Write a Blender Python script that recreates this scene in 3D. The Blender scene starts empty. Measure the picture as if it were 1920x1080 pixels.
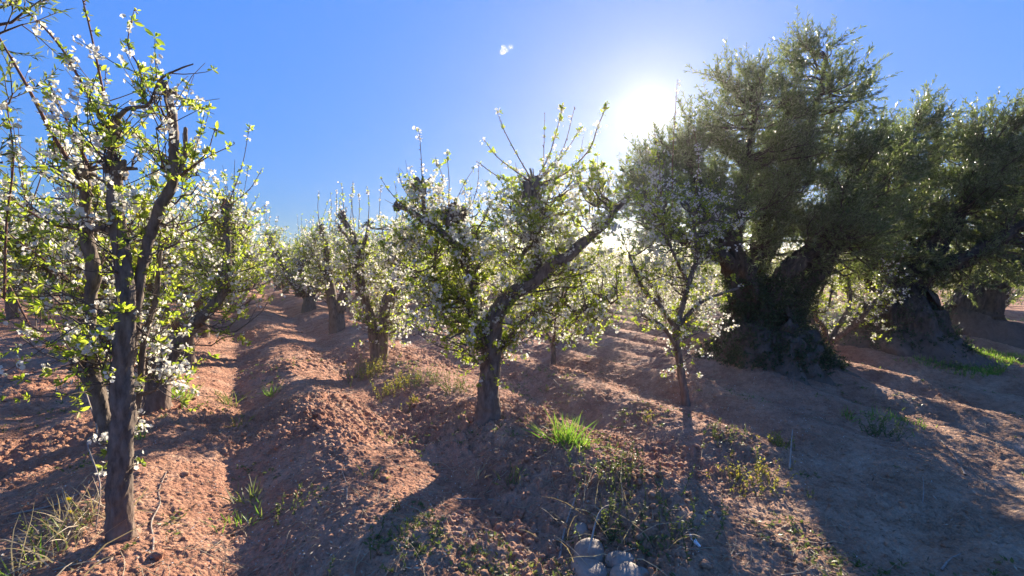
import bpy, math
import numpy as np
from mathutils import Vector
R = math.radians
SC = bpy.context.scene
COL = SC.collection

# ------------------------------------------------------------------ camera
F = 880.0                      # focal length in photo pixels (1920 wide)
PITCH = math.atan(50 / F)      # horizon at y = 490
CAMZ = 1.6
cam_d = bpy.data.cameras.new('camera'); cam = bpy.data.objects.new('camera', cam_d); COL.objects.link(cam)
cam.location = (0, 0, CAMZ); cam.rotation_euler = (math.pi / 2 - PITCH, 0, 0)
cam_d.sensor_width = 36; cam_d.lens = 36 * F / 1920; cam_d.clip_start = 0.05; cam_d.clip_end = 9000
SC.camera = cam

def ray(px, py):
    rx, ry = (px - 960) / F, (540 - py) / F
    return np.array([rx, math.cos(PITCH) + math.sin(PITCH) * ry, -math.sin(PITCH) + math.cos(PITCH) * ry])
YK = 1.0
def P(px, py, Y):
    Y = Y * YK
    d = ray(px, py); d = d / d[1] * Y
    return np.array([d[0], Y, CAMZ + d[2]])

# ------------------------------------------------------------------ sky, sun, exposure
SUN = ray(1215, 212); SUN = SUN / np.linalg.norm(SUN)
EL = math.asin(SUN[2]); AZ = math.atan2(SUN[0], SUN[1])
SKYTINT = (0.30, 0.50, 0.84, 1); SKYPOW = .75; SKYMUL = 1.12
W = bpy.data.worlds.new("World"); SC.world = W; W.use_nodes = True
nt = W.node_tree; nt.nodes.clear(); N = nt.nodes; L = nt.links
out = N.new('ShaderNodeOutputWorld'); bg = N.new('ShaderNodeBackground')
sky = N.new('ShaderNodeTexSky'); sky.sky_type = 'NISHITA'; sky.sun_disc = False
sky.sun_elevation = EL; sky.sun_rotation = AZ
sky.air_density = 1.0; sky.dust_density = 0.3; sky.ozone_density = 3.0; sky.altitude = 400
hsv = N.new('ShaderNodeMixRGB'); hsv.blend_type = 'MULTIPLY'; hsv.inputs[0].default_value = 1
hsv.inputs[2].default_value = SKYTINT
# visible sun and its aureole, by angle from the sun's direction
geo = N.new('ShaderNodeNewGeometry')
dot = N.new('ShaderNodeVectorMath'); dot.operation = 'DOT_PRODUCT'; dot.inputs[1].default_value = tuple(-SUN)
L.new(geo.outputs['Incoming'], dot.inputs[0])
def m(op, a, b=None):
    n = N.new('ShaderNodeMath'); n.operation = op
    for i, v in enumerate((a, b)):
        if v is None: continue
        if isinstance(v, (int, float)): n.inputs[i].default_value = v
        else: L.new(v, n.inputs[i])
    return n.outputs[0]
# keep the sky's hue but compress its brightness range (the bright belt round the sun)
bw = N.new('ShaderNodeRGBToBW'); L.new(sky.outputs[0], bw.inputs[0])
kf = m('MULTIPLY', m('POWER', m('MAXIMUM', bw.outputs[0], .05), -SKYPOW), SKYMUL)
sc_ = N.new('ShaderNodeVectorMath'); sc_.operation = 'SCALE'; L.new(sky.outputs[0], sc_.inputs[0]); L.new(kf, sc_.inputs['Scale'])
L.new(sc_.outputs[0], hsv.inputs[1])
ang = m('ARCCOSINE', m('MINIMUM', dot.outputs['Value'], 0.999999))
g1 = m('MULTIPLY', m('EXPONENT', m('MULTIPLY', m('POWER', m('DIVIDE', ang, 0.017), 2), -1)), 30.0)
g2 = m('MULTIPLY', m('EXPONENT', m('DIVIDE', ang, -0.050)), 2.0)
g3 = m('MULTIPLY', m('EXPONENT', m('DIVIDE', ang, -0.20)), .10)
def tint(v, c):
    n = N.new('ShaderNodeMixRGB'); n.blend_type = 'MULTIPLY'; n.inputs[0].default_value = 1
    L.new(v, n.inputs[1]); n.inputs[2].default_value = (*c, 1); return n.outputs[0]
def addc(a, b):
    n = N.new('ShaderNodeMixRGB'); n.blend_type = 'ADD'; n.inputs[0].default_value = 1
    L.new(a, n.inputs[1]); L.new(b, n.inputs[2]); return n.outputs[0]
col = addc(addc(addc(hsv.outputs[0], tint(g1, (1, .95, .8))), tint(g2, (1, .80, .45))), tint(g3, (1, .93, .85)))
L.new(col, bg.inputs[0]); bg.inputs[1].default_value = 0.15; L.new(bg.outputs[0], out.inputs[0])
sd = bpy.data.lights.new('sun', 'SUN'); sun = bpy.data.objects.new('sun', sd); COL.objects.link(sun)
sd.energy = 5.0; sd.angle = R(0.5); sd.color = (1, .88, .72)
sun.rotation_euler = Vector(SUN).to_track_quat('Z', 'Y').to_euler(); sun.location = (3, 10, 12)
SC.view_settings.view_transform = 'Standard'; SC.view_settings.look = 'None'
SC.view_settings.exposure = 1.65; SC.view_settings.gamma = 1
SC.cycles.max_bounces = 6; SC.cycles.diffuse_bounces = 4; SC.cycles.transmission_bounces = 4
SC.cycles.use_denoising = True

# ------------------------------------------------------------------ noise
def _h(ix, iy, s):
    n = (ix.astype(np.int64) * 374761393 + iy.astype(np.int64) * 668265263 + s * 1442695041) & 0xffffffff
    n = ((n ^ (n >> 13)) * 1274126177) & 0xffffffff
    n = n ^ (n >> 16)
    return (n & 0xffffff) / float(0x1000000)
def perlin(x, y, s=0):
    x0 = np.floor(x); y0 = np.floor(y); fx = x - x0; fy = y - y0
    u = fx * fx * fx * (fx * (fx * 6 - 15) + 10); v = fy * fy * fy * (fy * (fy * 6 - 15) + 10)
    def g(dx, dy):
        a = _h(x0 + dx, y0 + dy, s) * 6.2831853
        return np.cos(a) * (fx - dx) + np.sin(a) * (fy - dy)
    a = g(0, 0) * (1 - u) + g(1, 0) * u; b = g(0, 1) * (1 - u) + g(1, 1) * u
    return (a * (1 - v) + b * v) * 1.5
def fbm(x, y, o=4, s=0):
    r = 0; a = 1
    for i in range(o): r = r + a * perlin(x, y, s + i); x = x * 2.03 + 7; y = y * 2.03 - 3; a *= .5
    return r
def worley(x, y, s=0):
    x0 = np.floor(x); y0 = np.floor(y); d = np.full(x.shape, 9.)
    for i in (-1, 0, 1):
        for j in (-1, 0, 1):
            cx = x0 + i + _h(x0 + i, y0 + j, s); cy = y0 + j + _h(x0 + i, y0 + j, s + 5)
            d = np.minimum(d, (cx - x) ** 2 + (cy - y) ** 2)
    return np.sqrt(d)
def shards(x, y, s=0):
    # broken crumbs: every nearest-point cell gets its own height and tilt
    x0 = np.floor(x); y0 = np.floor(y); d = np.full(x.shape, 9.); h = np.zeros(x.shape)
    for i in (-1, 0, 1):
        for j in (-1, 0, 1):
            cx = x0 + i + _h(x0 + i, y0 + j, s); cy = y0 + j + _h(x0 + i, y0 + j, s + 5)
            e = (cx - x) ** 2 + (cy - y) ** 2; a = _h(x0 + i, y0 + j, s + 9) * 6.283; k = _h(x0 + i, y0 + j, s + 13)
            hh = k + .9 * (np.cos(a) * (x - cx) + np.sin(a) * (y - cy)) - .7 * e
            h = np.where(e < d, hh, h); d = np.minimum(d, e)
    return h
def sst(a, b, x):
    t = np.clip((x - a) / (b - a), 0, 1); return t * t * (3 - 2 * t)

# ------------------------------------------------------------------ terrain height
ROWD = np.array([-.515, .857]); ROWN = np.array([.857, .515])
def field(x, y):
    return x * ROWD[0] + y * ROWD[1], x * ROWN[0] + y * ROWN[1]     # t along a row, n across the rows
def height(x, y):
    x = np.asarray(x, float); y = np.asarray(y, float)
    t, n = field(x, y)
    n2 = n + .10 * perlin(t * .35, n * .2, 3) + .04 * perlin(t * 1.3, n * .5, 4)
    g = lambda c, w: np.exp(-((n2 - c) / w) ** 2)
    near = .15 * g(-.62, .42) + .17 * g(.68, .40) - .05 * g(.02, .16) - .06 * g(1.38, .22) + .17 * g(2.15, .45) \
        - .05 * g(2.95, .22) + .13 * g(3.6, .36) + .12 * g(4.6, .36) - .03 * g(4.1, .2)
    left = .04 * np.cos((n2 + 1.2) * 6.283 / .9) * sst(-1.2, -1.7, n2)
    right = .07 * np.cos((n2 - 5.5) * 6.283 / 1.0) * sst(4.8, 5.3, n2)
    edge = sst(1.4 - .2 * n2, 3.4, t)
    edge = np.where(n2 < 2.6, np.maximum(edge, sst(.4, 2.4, t)), edge)
    far = 1 - .6 * sst(15, 50, np.hypot(x, y))
    z = (near + left + right) * edge * far
    tr = sst(3.2, 1.2, t) * sst(2.0, 3.5, n)                                   # dirt track across the row ends
    z = z + tr * (-.05 * np.exp(-((t - .9 - .15 * np.sin(n * .6)) / .28) ** 2) - .05 * np.exp(-((t + .7) / .28) ** 2) + .03 * perlin(x * 1.1, y * 1.1, 31))
    z = z + .05 * fbm(x * .45, y * .45, 3, 11)
    # banked soil round the old trunks
    for (cx, cy, h, w) in ((3.45, 6.35, .32, 1.15), (6.35, 7.7, .3, 1.1), (8.9, 9.1, .3, .9)):
        z = z + h * np.exp(-(((x - cx) ** 2 + (y - cy) ** 2) / w ** 2))
    return z
def fine(x, y):
    t, n = field(x, y)
    r = np.hypot(x, y)
    mask = sst(-.15, .35, fbm(x * .6, y * .6, 2, 21) + .55 * np.exp(-((n - 1.4) / .45) ** 2) + .35 * np.exp(-((n - 2.6) / .4) ** 2) - .25 * (n > 4) - .1)
    w1 = 1 - worley(x * 11 + .4 * perlin(x * 9, y * 9, 40), y * 11 + .4 * perlin(x * 9, y * 9, 41), 50)
    w2 = 1 - worley(x * 26, y * 26, 51)
    z = mask * (.048 * np.clip(w1 - .35, 0, 1) + .024 * np.clip(w2 - .3, 0, 1))
    z = z + .016 * np.abs(perlin(x * 6, y * 6, 22)) + .008 * np.abs(perlin(x * 15, y * 15, 23)) + .006 * np.clip(w2 - .25, 0, 1)
    wx = .35 * perlin(x * 17, y * 17, 42); wy = .35 * perlin(x * 17, y * 17, 43)
    z = z + (.4 + .8 * mask) * (.013 * shards(x * 8 + wx, y * 8 + wy, 60) + .008 * shards(x * 19 + wx * 2, y * 19 + wy * 2, 61)) + .004 * shards(x * 42 + wx * 3, y * 42 + wy * 3, 62)
    z = z + .012 * perlin(t * 1.1, n * 7, 24) * sst(2, 4, t)          # tilled streaks along the row
    z = z + .0055 * perlin(x * 44, y * 44, 25)
    return z * (1 - .7 * sst(12, 30, r))
def gz(x, y): return float(height(np.array([x]), np.array([y]))[0])

def ground_pt(px, py):
    d = ray(px, py); s = 1.0
    o_ = np.array([0, 0, CAMZ]); s = CAMZ / -d[2]
    for _ in range(6):
        p = o_ + d * s; s += (p[2] - gz(p[0], p[1])) / -d[2] * .8
    p = o_ + d * s; return p[0], p[1], gz(p[0], p[1])
# ------------------------------------------------------------------ mesh helpers
def mesh_from(name, V, faces):
    """faces: list of int arrays (k,3) or (k,4)"""
    me = bpy.data.meshes.new(name)
    V = np.asarray(V, np.float32)
    fs = [np.asarray(f, np.int32) for f in faces if len(f)]
    nl = sum(f.size for f in fs); nf = sum(len(f) for f in fs)
    me.vertices.add(len(V)); me.vertices.foreach_set('co', V.ravel())
    me.loops.add(nl); me.loops.foreach_set('vertex_index', np.concatenate([f.ravel() for f in fs]))
    tot = np.concatenate([np.full(len(f), f.shape[1], np.int32) for f in fs])
    st = np.concatenate([[0], np.cumsum(tot)[:-1]]).astype(np.int32)
    me.polygons.add(nf); me.polygons.foreach_set('loop_start', st); me.polygons.foreach_set('loop_total', tot)
    me.update(calc_edges=True); me.validate()
    return me
def smooth(me):
    me.polygons.foreach_set('use_smooth', np.ones(len(me.polygons), bool))
def obj(name, me, mat, parent=None):
    o = bpy.data.objects.new(name, me); COL.objects.link(o)
    if mat: me.materials.append(mat)
    if parent: o.parent = parent
    return o
def tag(o, label=None, cat=None, group=None, kind=None):
    if label: o['label'] = label
    if cat: o['category'] = cat
    if group: o['group'] = group
    if kind: o['kind'] = kind
    return o
def thing(name, label, cat, loc, group=None):
    o = bpy.data.objects.new(name, None); COL.objects.link(o); o.location = loc; o.empty_display_size = .2
    return tag(o, label, cat, group)
def nrm(v): return v / np.maximum(np.linalg.norm(v, axis=-1, keepdims=True), 1e-9)

class Tubes:
    def __init__(s): s.V = []; s.Q = []; s.n = 0
    def batch(s, Pn, Rn, sides=3):
        """Pn (N,k,3), Rn (N,k)"""
        Nn, k, _ = Pn.shape
        if Nn == 0: return
        T = nrm(np.gradient(Pn, axis=1))
        ref = np.where(np.abs(T[:, :1, 2:3]) > .8, np.array([[[1., 0, 0]]]), np.array([[[0, 0, 1.]]]))
        U = nrm(np.cross(T, np.broadcast_to(ref, T.shape))); Vv = np.cross(T, U)
        a = np.arange(sides) / sides * 2 * math.pi
        ring = Pn[:, :, None] + Rn[:, :, None, None] * (np.cos(a)[None, None, :, None] * U[:, :, None] + np.sin(a)[None, None, :, None] * Vv[:, :, None])
        s._add(ring)
    def _add(s, ring):
        Nn, k, sides, _ = ring.shape
        idx = np.arange(Nn * k * sides).reshape(Nn, k, sides) + s.n
        a = idx[:, :-1]; b = idx[:, 1:]
        q = np.stack([a, np.roll(a, -1, 2), np.roll(b, -1, 2), b], -1).reshape(-1, 4)
        s.V.append(ring.reshape(-1, 3)); s.Q.append(q); s.n += Nn * k * sides
    def limb(s, pts, rad, sides=12, step=None, rough=.0, seed=0, groove=0.):
        pts = np.array(pts, float); rad = np.array(rad, float)
        n = len(pts); ext = np.vstack([2 * pts[0] - pts[1], pts, 2 * pts[-1] - pts[-2]])
        L_ = np.linalg.norm(np.diff(pts, axis=0), axis=1).sum()
        step = step or max(.012, rad.mean() * .6)
        m_ = max(4, int(L_ / step)); u = np.linspace(0, n - 1 - 1e-6, m_); i = u.astype(int); f = (u - i)[:, None]
        p0, p1, p2, p3 = ext[i], ext[i + 1], ext[i + 2], ext[i + 3]
        C = .5 * (2 * p1 + (p2 - p0) * f + (2 * p0 - 5 * p1 + 4 * p2 - p3) * f ** 2 + (3 * p1 - p0 - 3 * p2 + p3) * f ** 3)
        rr = np.interp(u, np.arange(n), rad)
        C = np.vstack([C, C[-1] + (C[-1] - C[-2]) * .4]); rr = np.append(rr, rr[-1] * .15)
        m_ += 1
        T = nrm(np.gradient(C, axis=0)); U = np.zeros_like(C)
        u0 = np.cross(T[0], [0.3, 1, .1]); U[0] = u0 / np.linalg.norm(u0)
        for j in range(1, m_):
            v = U[j - 1] - T[j] * np.dot(U[j - 1], T[j]); U[j] = v / np.linalg.norm(v)
        Vv = np.cross(T, U)
        a = np.arange(sides) / sides * 2 * math.pi
        arc = np.concatenate([[0], np.cumsum(np.linalg.norm(np.diff(C, axis=0), axis=1))])
        A, S = np.meshgrid(a, arc)
        ca, sa = np.cos(A), np.sin(A)
        k = rr.mean()
        mod = 1 + rough * (perlin(ca * 1.3 + seed, S / k * .45 + sa * 1.3, seed) + .6 * perlin(ca * 2.6 + 9, S / k * 1.1 + sa * 2.6, seed + 1) + .35 * perlin(ca * 5 + 3, S / k * 2.5 + sa * 5, seed + 2))
        if groove: mod += groove * (np.abs(perlin(A * 4.0 / 1.0 * 1.5 + S * .6, S / k * .25, seed + 7)) - .2) + groove * .6 * (np.abs(perlin(A * 10 / 1.57 + S * 1.5, S / k * .9, seed + 8)) - .2)
        ring = C[:, None] + (rr[:, None] * mod)[..., None] * (ca[..., None] * U[:, None] + sa[..., None] * Vv[:, None])
        # close seam of angular noise by blending first/last columns
        s._add(ring[None])
        return C, rr
    def build(s, name, mat, parent=None):
        me = mesh_from(name, np.concatenate(s.V), [np.concatenate(s.Q)]); smooth(me)
        return obj(name, me, mat, parent)

def leaves(Pb, D, Nn, Ln, Wd, fold=.3, droop=.15, simple=False):
    """leaf blades: base Pb, direction D, normal Nn -> (V, quads)"""
    n = len(Pb); S = nrm(np.cross(D, Nn)); Nn = np.cross(S, D)
    Ln = Ln[:, None]; Wd = Wd[:, None]
    def pt(a, w, z): return Pb + D * Ln * a + S * Wd * w + Nn * (Wd * z * fold) - Nn * Ln * droop * a * a
    if simple:
        V = np.stack([pt(0, 0, 0), pt(.45, -.5, .5), pt(1, 0, 0), pt(.45, .5, .5)], 1)
        b = np.arange(n)[:, None] * 4
        return V.reshape(-1, 3), (b + np.array([0, 1, 2, 3]))
    V = np.stack([pt(0, 0, 0), pt(.3, -.45, .5), pt(.7, -.42, .5), pt(1, 0, 0), pt(.7, .42, .5), pt(.3, .45, .5)], 1)
    b = np.arange(n)[:, None] * 6
    q = np.concatenate([b + np.array([0, 1, 2, 3]), b + np.array([0, 3, 4, 5])])
    return V.reshape(-1, 3), q
def flowers(C, Ax, size, rng, petals=True):
    n = len(C); ref = nrm(rng.normal(size=(n, 3))); U = nrm(np.cross(Ax, ref)); Vv = np.cross(Ax, U)
    sz = size[:, None]; V = []; 
    if petals:
        for k in range(5):
            a = k * 1.2566
            d = U * math.cos(a) + Vv * math.sin(a); s = -U * math.sin(a) + Vv * math.cos(a)
            V += [C, C + sz * (.30 * d + .24 * s + .10 * Ax), C + sz * (.52 * d + .22 * Ax), C + sz * (.30 * d - .24 * s + .10 * Ax)]
        V = np.stack(V, 1).reshape(-1, 3); q = np.arange(n * 20).reshape(-1, 4)
    else:
        for k in range(5):
            a = k * 1.2566; V.append(C + sz * .48 * (U * math.cos(a) + Vv * math.sin(a)) + Ax * sz * .12 * (k % 2))
        V = np.stack(V, 1).reshape(-1, 3); b = np.arange(n)[:, None] * 5
        return V, [b + np.array([0, 1, 2]), b + np.array([0, 2, 3, 4])]
    return V, [q]

# ------------------------------------------------------------------ materials
def newmat(name):
    mt = bpy.data.materials.new(name); mt.use_nodes = True; t = mt.node_tree; t.nodes.clear()
    o = t.nodes.new('ShaderNodeOutputMaterial'); return mt, t, o
def nn(t, kind, **kw):
    n = t.nodes.new(kind)
    for k, v in kw.items():
        if k in n.inputs: n.inputs[k].default_value = v
        else: setattr(n, k, v)
    return n
def ramp(t, fac, stops):
    r = t.nodes.new('ShaderNodeValToRGB'); e = r.color_ramp.elements
    while len(e) < len(stops): e.new(.5)
    for el, (p, c) in zip(e, stops): el.position = p; el.color = (*c, 1)
    t.links.new(fac, r.inputs[0]); return r
def mix(t, fac, a, b, mode='MIX'):
    n = t.nodes.new('ShaderNodeMixRGB'); n.blend_type = mode
    for i, v in enumerate((fac, a, b)):
        if hasattr(v, 'links'): t.links.new(v, n.inputs[i])
        elif isinstance(v, (int, float)): n.inputs[i].default_value = v
        else: n.inputs[i].default_value = (*v, 1)
    return n.outputs[0]
def foliage_mat(name, stops, trans=.5, rough=.5, spec=.3, tboost=(1.1, 1.15, .7)):
    mt, t, o = newmat(name)
    g = nn(t, 'ShaderNodeNewGeometry')
    r = ramp(t, g.outputs['Random Per Island'], stops)
    b = nn(t, 'ShaderNodeBsdfPrincipled', Roughness=rough); b.inputs['Specular IOR Level'].default_value = spec
    t.links.new(r.outputs[0], b.inputs['Base Color'])
    tr = nn(t, 'ShaderNodeBsdfTranslucent')
    t.links.new(mix(t, 1, r.outputs[0], tboost, 'MULTIPLY'), tr.inputs[0])
    mx = nn(t, 'ShaderNodeMixShader'); mx.inputs[0].default_value = trans
    t.links.new(b.outputs[0], mx.inputs[1]); t.links.new(tr.outputs[0], mx.inputs[2]); t.links.new(mx.outputs[0], o.inputs[0])
    return mt
M = {}
M['plum_leaf'] = foliage_mat('plum_leaf', [(0, (.19, .26, .035)), (.5, (.35, .42, .055)), (.85, (.50, .55, .09)), (1, (.50, .38, .08))], .62, .45)
M['blossom'] = foliage_mat('blossom', [(0, (.74, .70, .62)), (.6, (.80, .79, .74)), (1, (.66, .66, .45))], .5, .6, .2, (1, .98, .95))
M['olive_leaf'] = foliage_mat('olive_leaf', [(0, (.10, .13, .045)), (.6, (.17, .20, .09)), (1, (.28, .30, .20))], .5, .38, .45, (1.2, 1.3, .6))
M['ivy_leaf'] = foliage_mat('ivy_leaf', [(0, (.03, .05, .02)), (1, (.08, .11, .04))], .3, .45)
M['grass'] = foliage_mat('grass_blade', [(0, (.10, .20, .03)), (.6, (.20, .34, .05)), (1, (.38, .40, .12))], .5, .5)
M['yellow_weed'] = foliage_mat('yellow_weed', [(0, (.20, .22, .04)), (.6, (.40, .36, .07)), (1, (.42, .26, .08))], .5, .5)
M['dull_weed'] = foliage_mat('dull_weed', [(0, (.09, .13, .04)), (1, (.22, .24, .08))], .45, .5)
M['straw'] = foliage_mat('straw', [(0, (.30, .22, .14)), (1, (.50, .40, .27))], .25, .6)
M['litter'] = foliage_mat('leaf_litter', [(0, (.12, .075, .045)), (.6, (.28, .19, .11)), (1, (.42, .36, .26))], .1, .8)
M['petal_yellow'] = foliage_mat('petal_yellow', [(0, (.75, .6, .03)), (1, (.8, .68, .05))], .4, .6)
M['red_leaf'] = foliage_mat('red_leaf', [(0, (.45, .30, .06)), (1, (.45, .16, .05))], .5, .5)

def bark_mat(name, c1, c2, dust=(.26, .16, .11), dust_h=.35, scale=1.0, bump=.7, bdist=.012):
    mt, t, o = newmat(name)
    tc = nn(t, 'ShaderNodeTexCoord')
    mp = nn(t, 'ShaderNodeMapping'); mp.inputs['Scale'].default_value = (30 * scale, 30 * scale, 9 * scale)
    t.links.new(tc.outputs['Object'], mp.inputs[0])
    n1 = nn(t, 'ShaderNodeTexNoise', Scale=1.0, Detail=8.0, Roughness=.65); t.links.new(mp.outputs[0], n1.inputs['Vector'])
    v = nn(t, 'ShaderNodeTexVoronoi', Scale=1.3, feature='DISTANCE_TO_EDGE'); t.links.new(mix(t, .25, mp.outputs[0], n1.outputs['Color']), v.inputs['Vector'])
    r = ramp(t, n1.outputs['Fac'], [(.3, c1), (.7, c2)])
    n2 = nn(t, 'ShaderNodeTexNoise', Scale=5.0, Detail=3.0); t.links.new(tc.outputs['Object'], n2.inputs['Vector'])
    sx = nn(t, 'ShaderNodeSeparateXYZ'); t.links.new(tc.outputs['Object'], sx.inputs[0])
    mr = nn(t, 'ShaderNodeMapRange'); mr.inputs[1].default_value = dust_h; mr.inputs[2].default_value = 0; mr.inputs[3].default_value = 0; mr.inputs[4].default_value = 1
    t.links.new(sx.outputs[2], mr.inputs[0])
    mm = nn(t, 'ShaderNodeMath', operation='MULTIPLY'); t.links.new(mr.outputs[0], mm.inputs[0]); t.links.new(n2.outputs[0], mm.inputs[1])
    c = mix(t, mm.outputs[0], r.outputs[0], dust)
    b = nn(t, 'ShaderNodeBsdfPrincipled', Roughness=.9); b.inputs['Specular IOR Level'].default_value = .15
    t.links.new(c, b.inputs['Base Color'])
    ad = nn(t, 'ShaderNodeMath', operation='MULTIPLY_ADD'); ad.inputs[1].default_value = .9
    t.links.new(v.outputs['Distance'], ad.inputs[0]); t.links.new(n1.outputs['Fac'], ad.inputs[2])
    bp = nn(t, 'ShaderNodeBump', Strength=bump, Distance=bdist); t.links.new(ad.outputs[0], bp.inputs['Height'])
    t.links.new(bp.outputs[0], b.inputs['Normal']); t.links.new(b.outputs[0], o.inputs[0]); return mt
M['bark'] = bark_mat('plum_bark', (.055, .042, .034), (.26, .20, .155))
M['olive_bark'] = bark_mat('olive_bark', (.035, .027, .02), (.15, .115, .085), scale=.6, bdist=.035)
M['twig'] = bark_mat('twig_bark', (.07, .05, .04), (.15, .11, .085), dust_h=.01, bump=.2)
M['whip'] = bark_mat('shoot_bark', (.16, .07, .05), (.22, .13, .09), dust_h=.01, bump=.2)
M['dry_wood'] = bark_mat('dry_wood', (.22, .17, .13), (.42, .35, .28), dust_h=.001, bump=.3)

def stone_mat():
    mt, t, o = newmat('river_stone'); tc = nn(t, 'ShaderNodeTexCoord')
    n = nn(t, 'ShaderNodeTexNoise', Scale=9.0, Detail=8.0); t.links.new(tc.outputs['Object'], n.inputs['Vector'])
    n2 = nn(t, 'ShaderNodeTexNoise', Scale=70.0, Detail=4.0); t.links.new(tc.outputs['Object'], n2.inputs['Vector'])
    r = ramp(t, n.outputs[0], [(.3, (.20, .15, .115)), (.55, (.31, .245, .19)), (.75, (.38, .27, .19))])
    r2 = ramp(t, n2.outputs[0], [(.35, (.85, .82, .78)), (.65, (1.0, 1.0, 1.0))])
    b = nn(t, 'ShaderNodeBsdfPrincipled', Roughness=.75)
    t.links.new(mix(t, 1, r.outputs[0], r2.outputs[0], 'MULTIPLY'), b.inputs['Base Color'])
    bp = nn(t, 'ShaderNodeBump', Strength=.35, Distance=.006); t.links.new(n2.outputs[0], bp.inputs['Height']); t.links.new(bp.outputs[0], b.inputs['Normal'])
    t.links.new(b.outputs[0], o.inputs[0]); return mt
M['stone'] = stone_mat()

def soil_mat(name, clod=False):
    mt, t, o = newmat(name)
    g = nn(t, 'ShaderNodeNewGeometry'); pos = g.outputs['Position']
    def noise(s, d, r=.55): 
        n = nn(t, 'ShaderNodeTexNoise', Scale=s, Detail=d, Roughness=r); t.links.new(pos, n.inputs['Vector']); return n.outputs['Fac']
    big, mid, small, grit = noise(.45, 4.0), noise(2.6, 6.0, .6), noise(16, 8.0, .7), noise(90, 4.0, .7)
    red = ramp(t, mid, [(.3, (.34, .16, .10)), (.5, (.46, .235, .145)), (.7, (.54, .32, .21))])
    grey = ramp(t, mid, [(.3, (.31, .185, .11)), (.5, (.42, .27, .17)), (.72, (.54, .385, .26))])
    # more pale, washed soil on the track (t small and n large)
    sp = nn(t, 'ShaderNodeVectorMath', operation='DOT_PRODUCT'); sp.inputs[1].default_value = (-.515 - .03, .857 - .02, 0); t.links.new(pos, sp.inputs[0])
    a = nn(t, 'ShaderNodeMath', operation='MULTIPLY_ADD'); a.inputs[1].default_value = 2.6; t.links.new(big, a.inputs[0]); t.links.new(sp.outputs['Value'], a.inputs[2])
    mr = nn(t, 'ShaderNodeMapRange'); mr.inputs[1].default_value = 3.9; mr.inputs[2].default_value = 1.7; t.links.new(a.outputs[0], mr.inputs[0])
    c = mix(t, mr.outputs[0], red.outputs[0], grey.outputs[0])
    c = mix(t, 1, c, ramp(t, small, [(.3, (.62, .6, .58)), (.5, (.98, .98, .98)), (.72, (1.25, 1.22, 1.2))]).outputs[0], 'MULTIPLY')
    c = mix(t, 1, c, ramp(t, grit, [(.3, (.68, .68, .68)), (.6, (1.1, 1.1, 1.1))]).outputs[0], 'MULTIPLY')
    # chalky salt stains
    s2 = noise(1.3, 7.0, .62)
    sm = ramp(t, s2, [(.66, (0, 0, 0)), (.74, (1, 1, 1))])
    mm = nn(t, 'ShaderNodeMath', operation='MULTIPLY'); t.links.new(sm.outputs[0], mm.inputs[0]); t.links.new(mr.outputs[0], mm.inputs[1])
    m2 = nn(t, 'ShaderNodeMath', operation='MULTIPLY'); m2.inputs[1].default_value = .7; t.links.new(mm.outputs[0], m2.inputs[0])
    c = mix(t, m2.outputs[0], c, (.62, .60, .58))
    b = nn(t, 'ShaderNodeBsdfPrincipled', Roughness=.95); b.inputs['Specular IOR Level'].default_value = .1
    t.links.new(c, b.inputs['Base Color'])
    ad0 = nn(t, 'ShaderNodeMath', operation='MULTIPLY_ADD'); ad0.inputs[1].default_value = 2.5; t.links.new(small, ad0.inputs[0]); t.links.new(grit, ad0.inputs[2])
    vo = nn(t, 'ShaderNodeTexVoronoi', Scale=38.0); t.links.new(pos, vo.inputs['Vector'])
    ad = nn(t, 'ShaderNodeMath', operation='MULTIPLY_ADD'); ad.inputs[1].default_value = -1.2; t.links.new(vo.outputs['Distance'], ad.inputs[0]); t.links.new(ad0.outputs[0], ad.inputs[2])
    bp = nn(t, 'ShaderNodeBump', Strength=.85, Distance=.016); t.links.new(ad.outputs[0], bp.inputs['Height']); t.links.new(bp.outputs[0], b.inputs['Normal'])
    t.links.new(b.outputs[0], o.inputs[0]); return mt
M['soil'] = soil_mat('soil')

# ------------------------------------------------------------------ ground sheet
def build_ground():
    fr = R(62)
    th = np.concatenate([np.linspace(-fr, fr, 1000), np.linspace(fr, 2 * math.pi - fr, 60)[1:-1]])
    r = np.concatenate([np.linspace(.05, 1.2, 8)[:-1], np.exp(np.linspace(math.log(1.2), math.log(22), 950)), np.exp(np.linspace(math.log(22), math.log(190), 60))[1:]])
    T_, R_ = np.meshgrid(th, r)
    X = np.sin(T_) * R_; Y = np.cos(T_) * R_
    Z = height(X, Y) * (1 - sst(120, 300, R_)); nz = R_[:, 0] < 32; Z[nz] += fine(X[nz], Y[nz])
    k, n = X.shape
    idx = np.arange(k * n).reshape(k, n)
    a = idx[:-1]; b = idx[1:]
    q = np.stack([a, np.roll(a, -1, 1), np.roll(b, -1, 1), b], -1).reshape(-1, 4)[:, ::-1]
    V = np.stack([X, Y, Z], -1).reshape(-1, 3)
    V = np.vstack([V, [0, 0, float(Z[0].mean())]])
    i0 = idx[0]; tri = np.stack([i0, np.roll(i0, -1), np.full(n, k * n)], -1)[:, [0, 2, 1]][:, ::-1]
    me = mesh_from('soil_ground', V, [q, tri]); smooth(me)
    tag(obj('ground', me, M['soil']), 'red brown tilled orchard soil in furrows and dirt track', None, None, 'structure')
build_ground()

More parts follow.
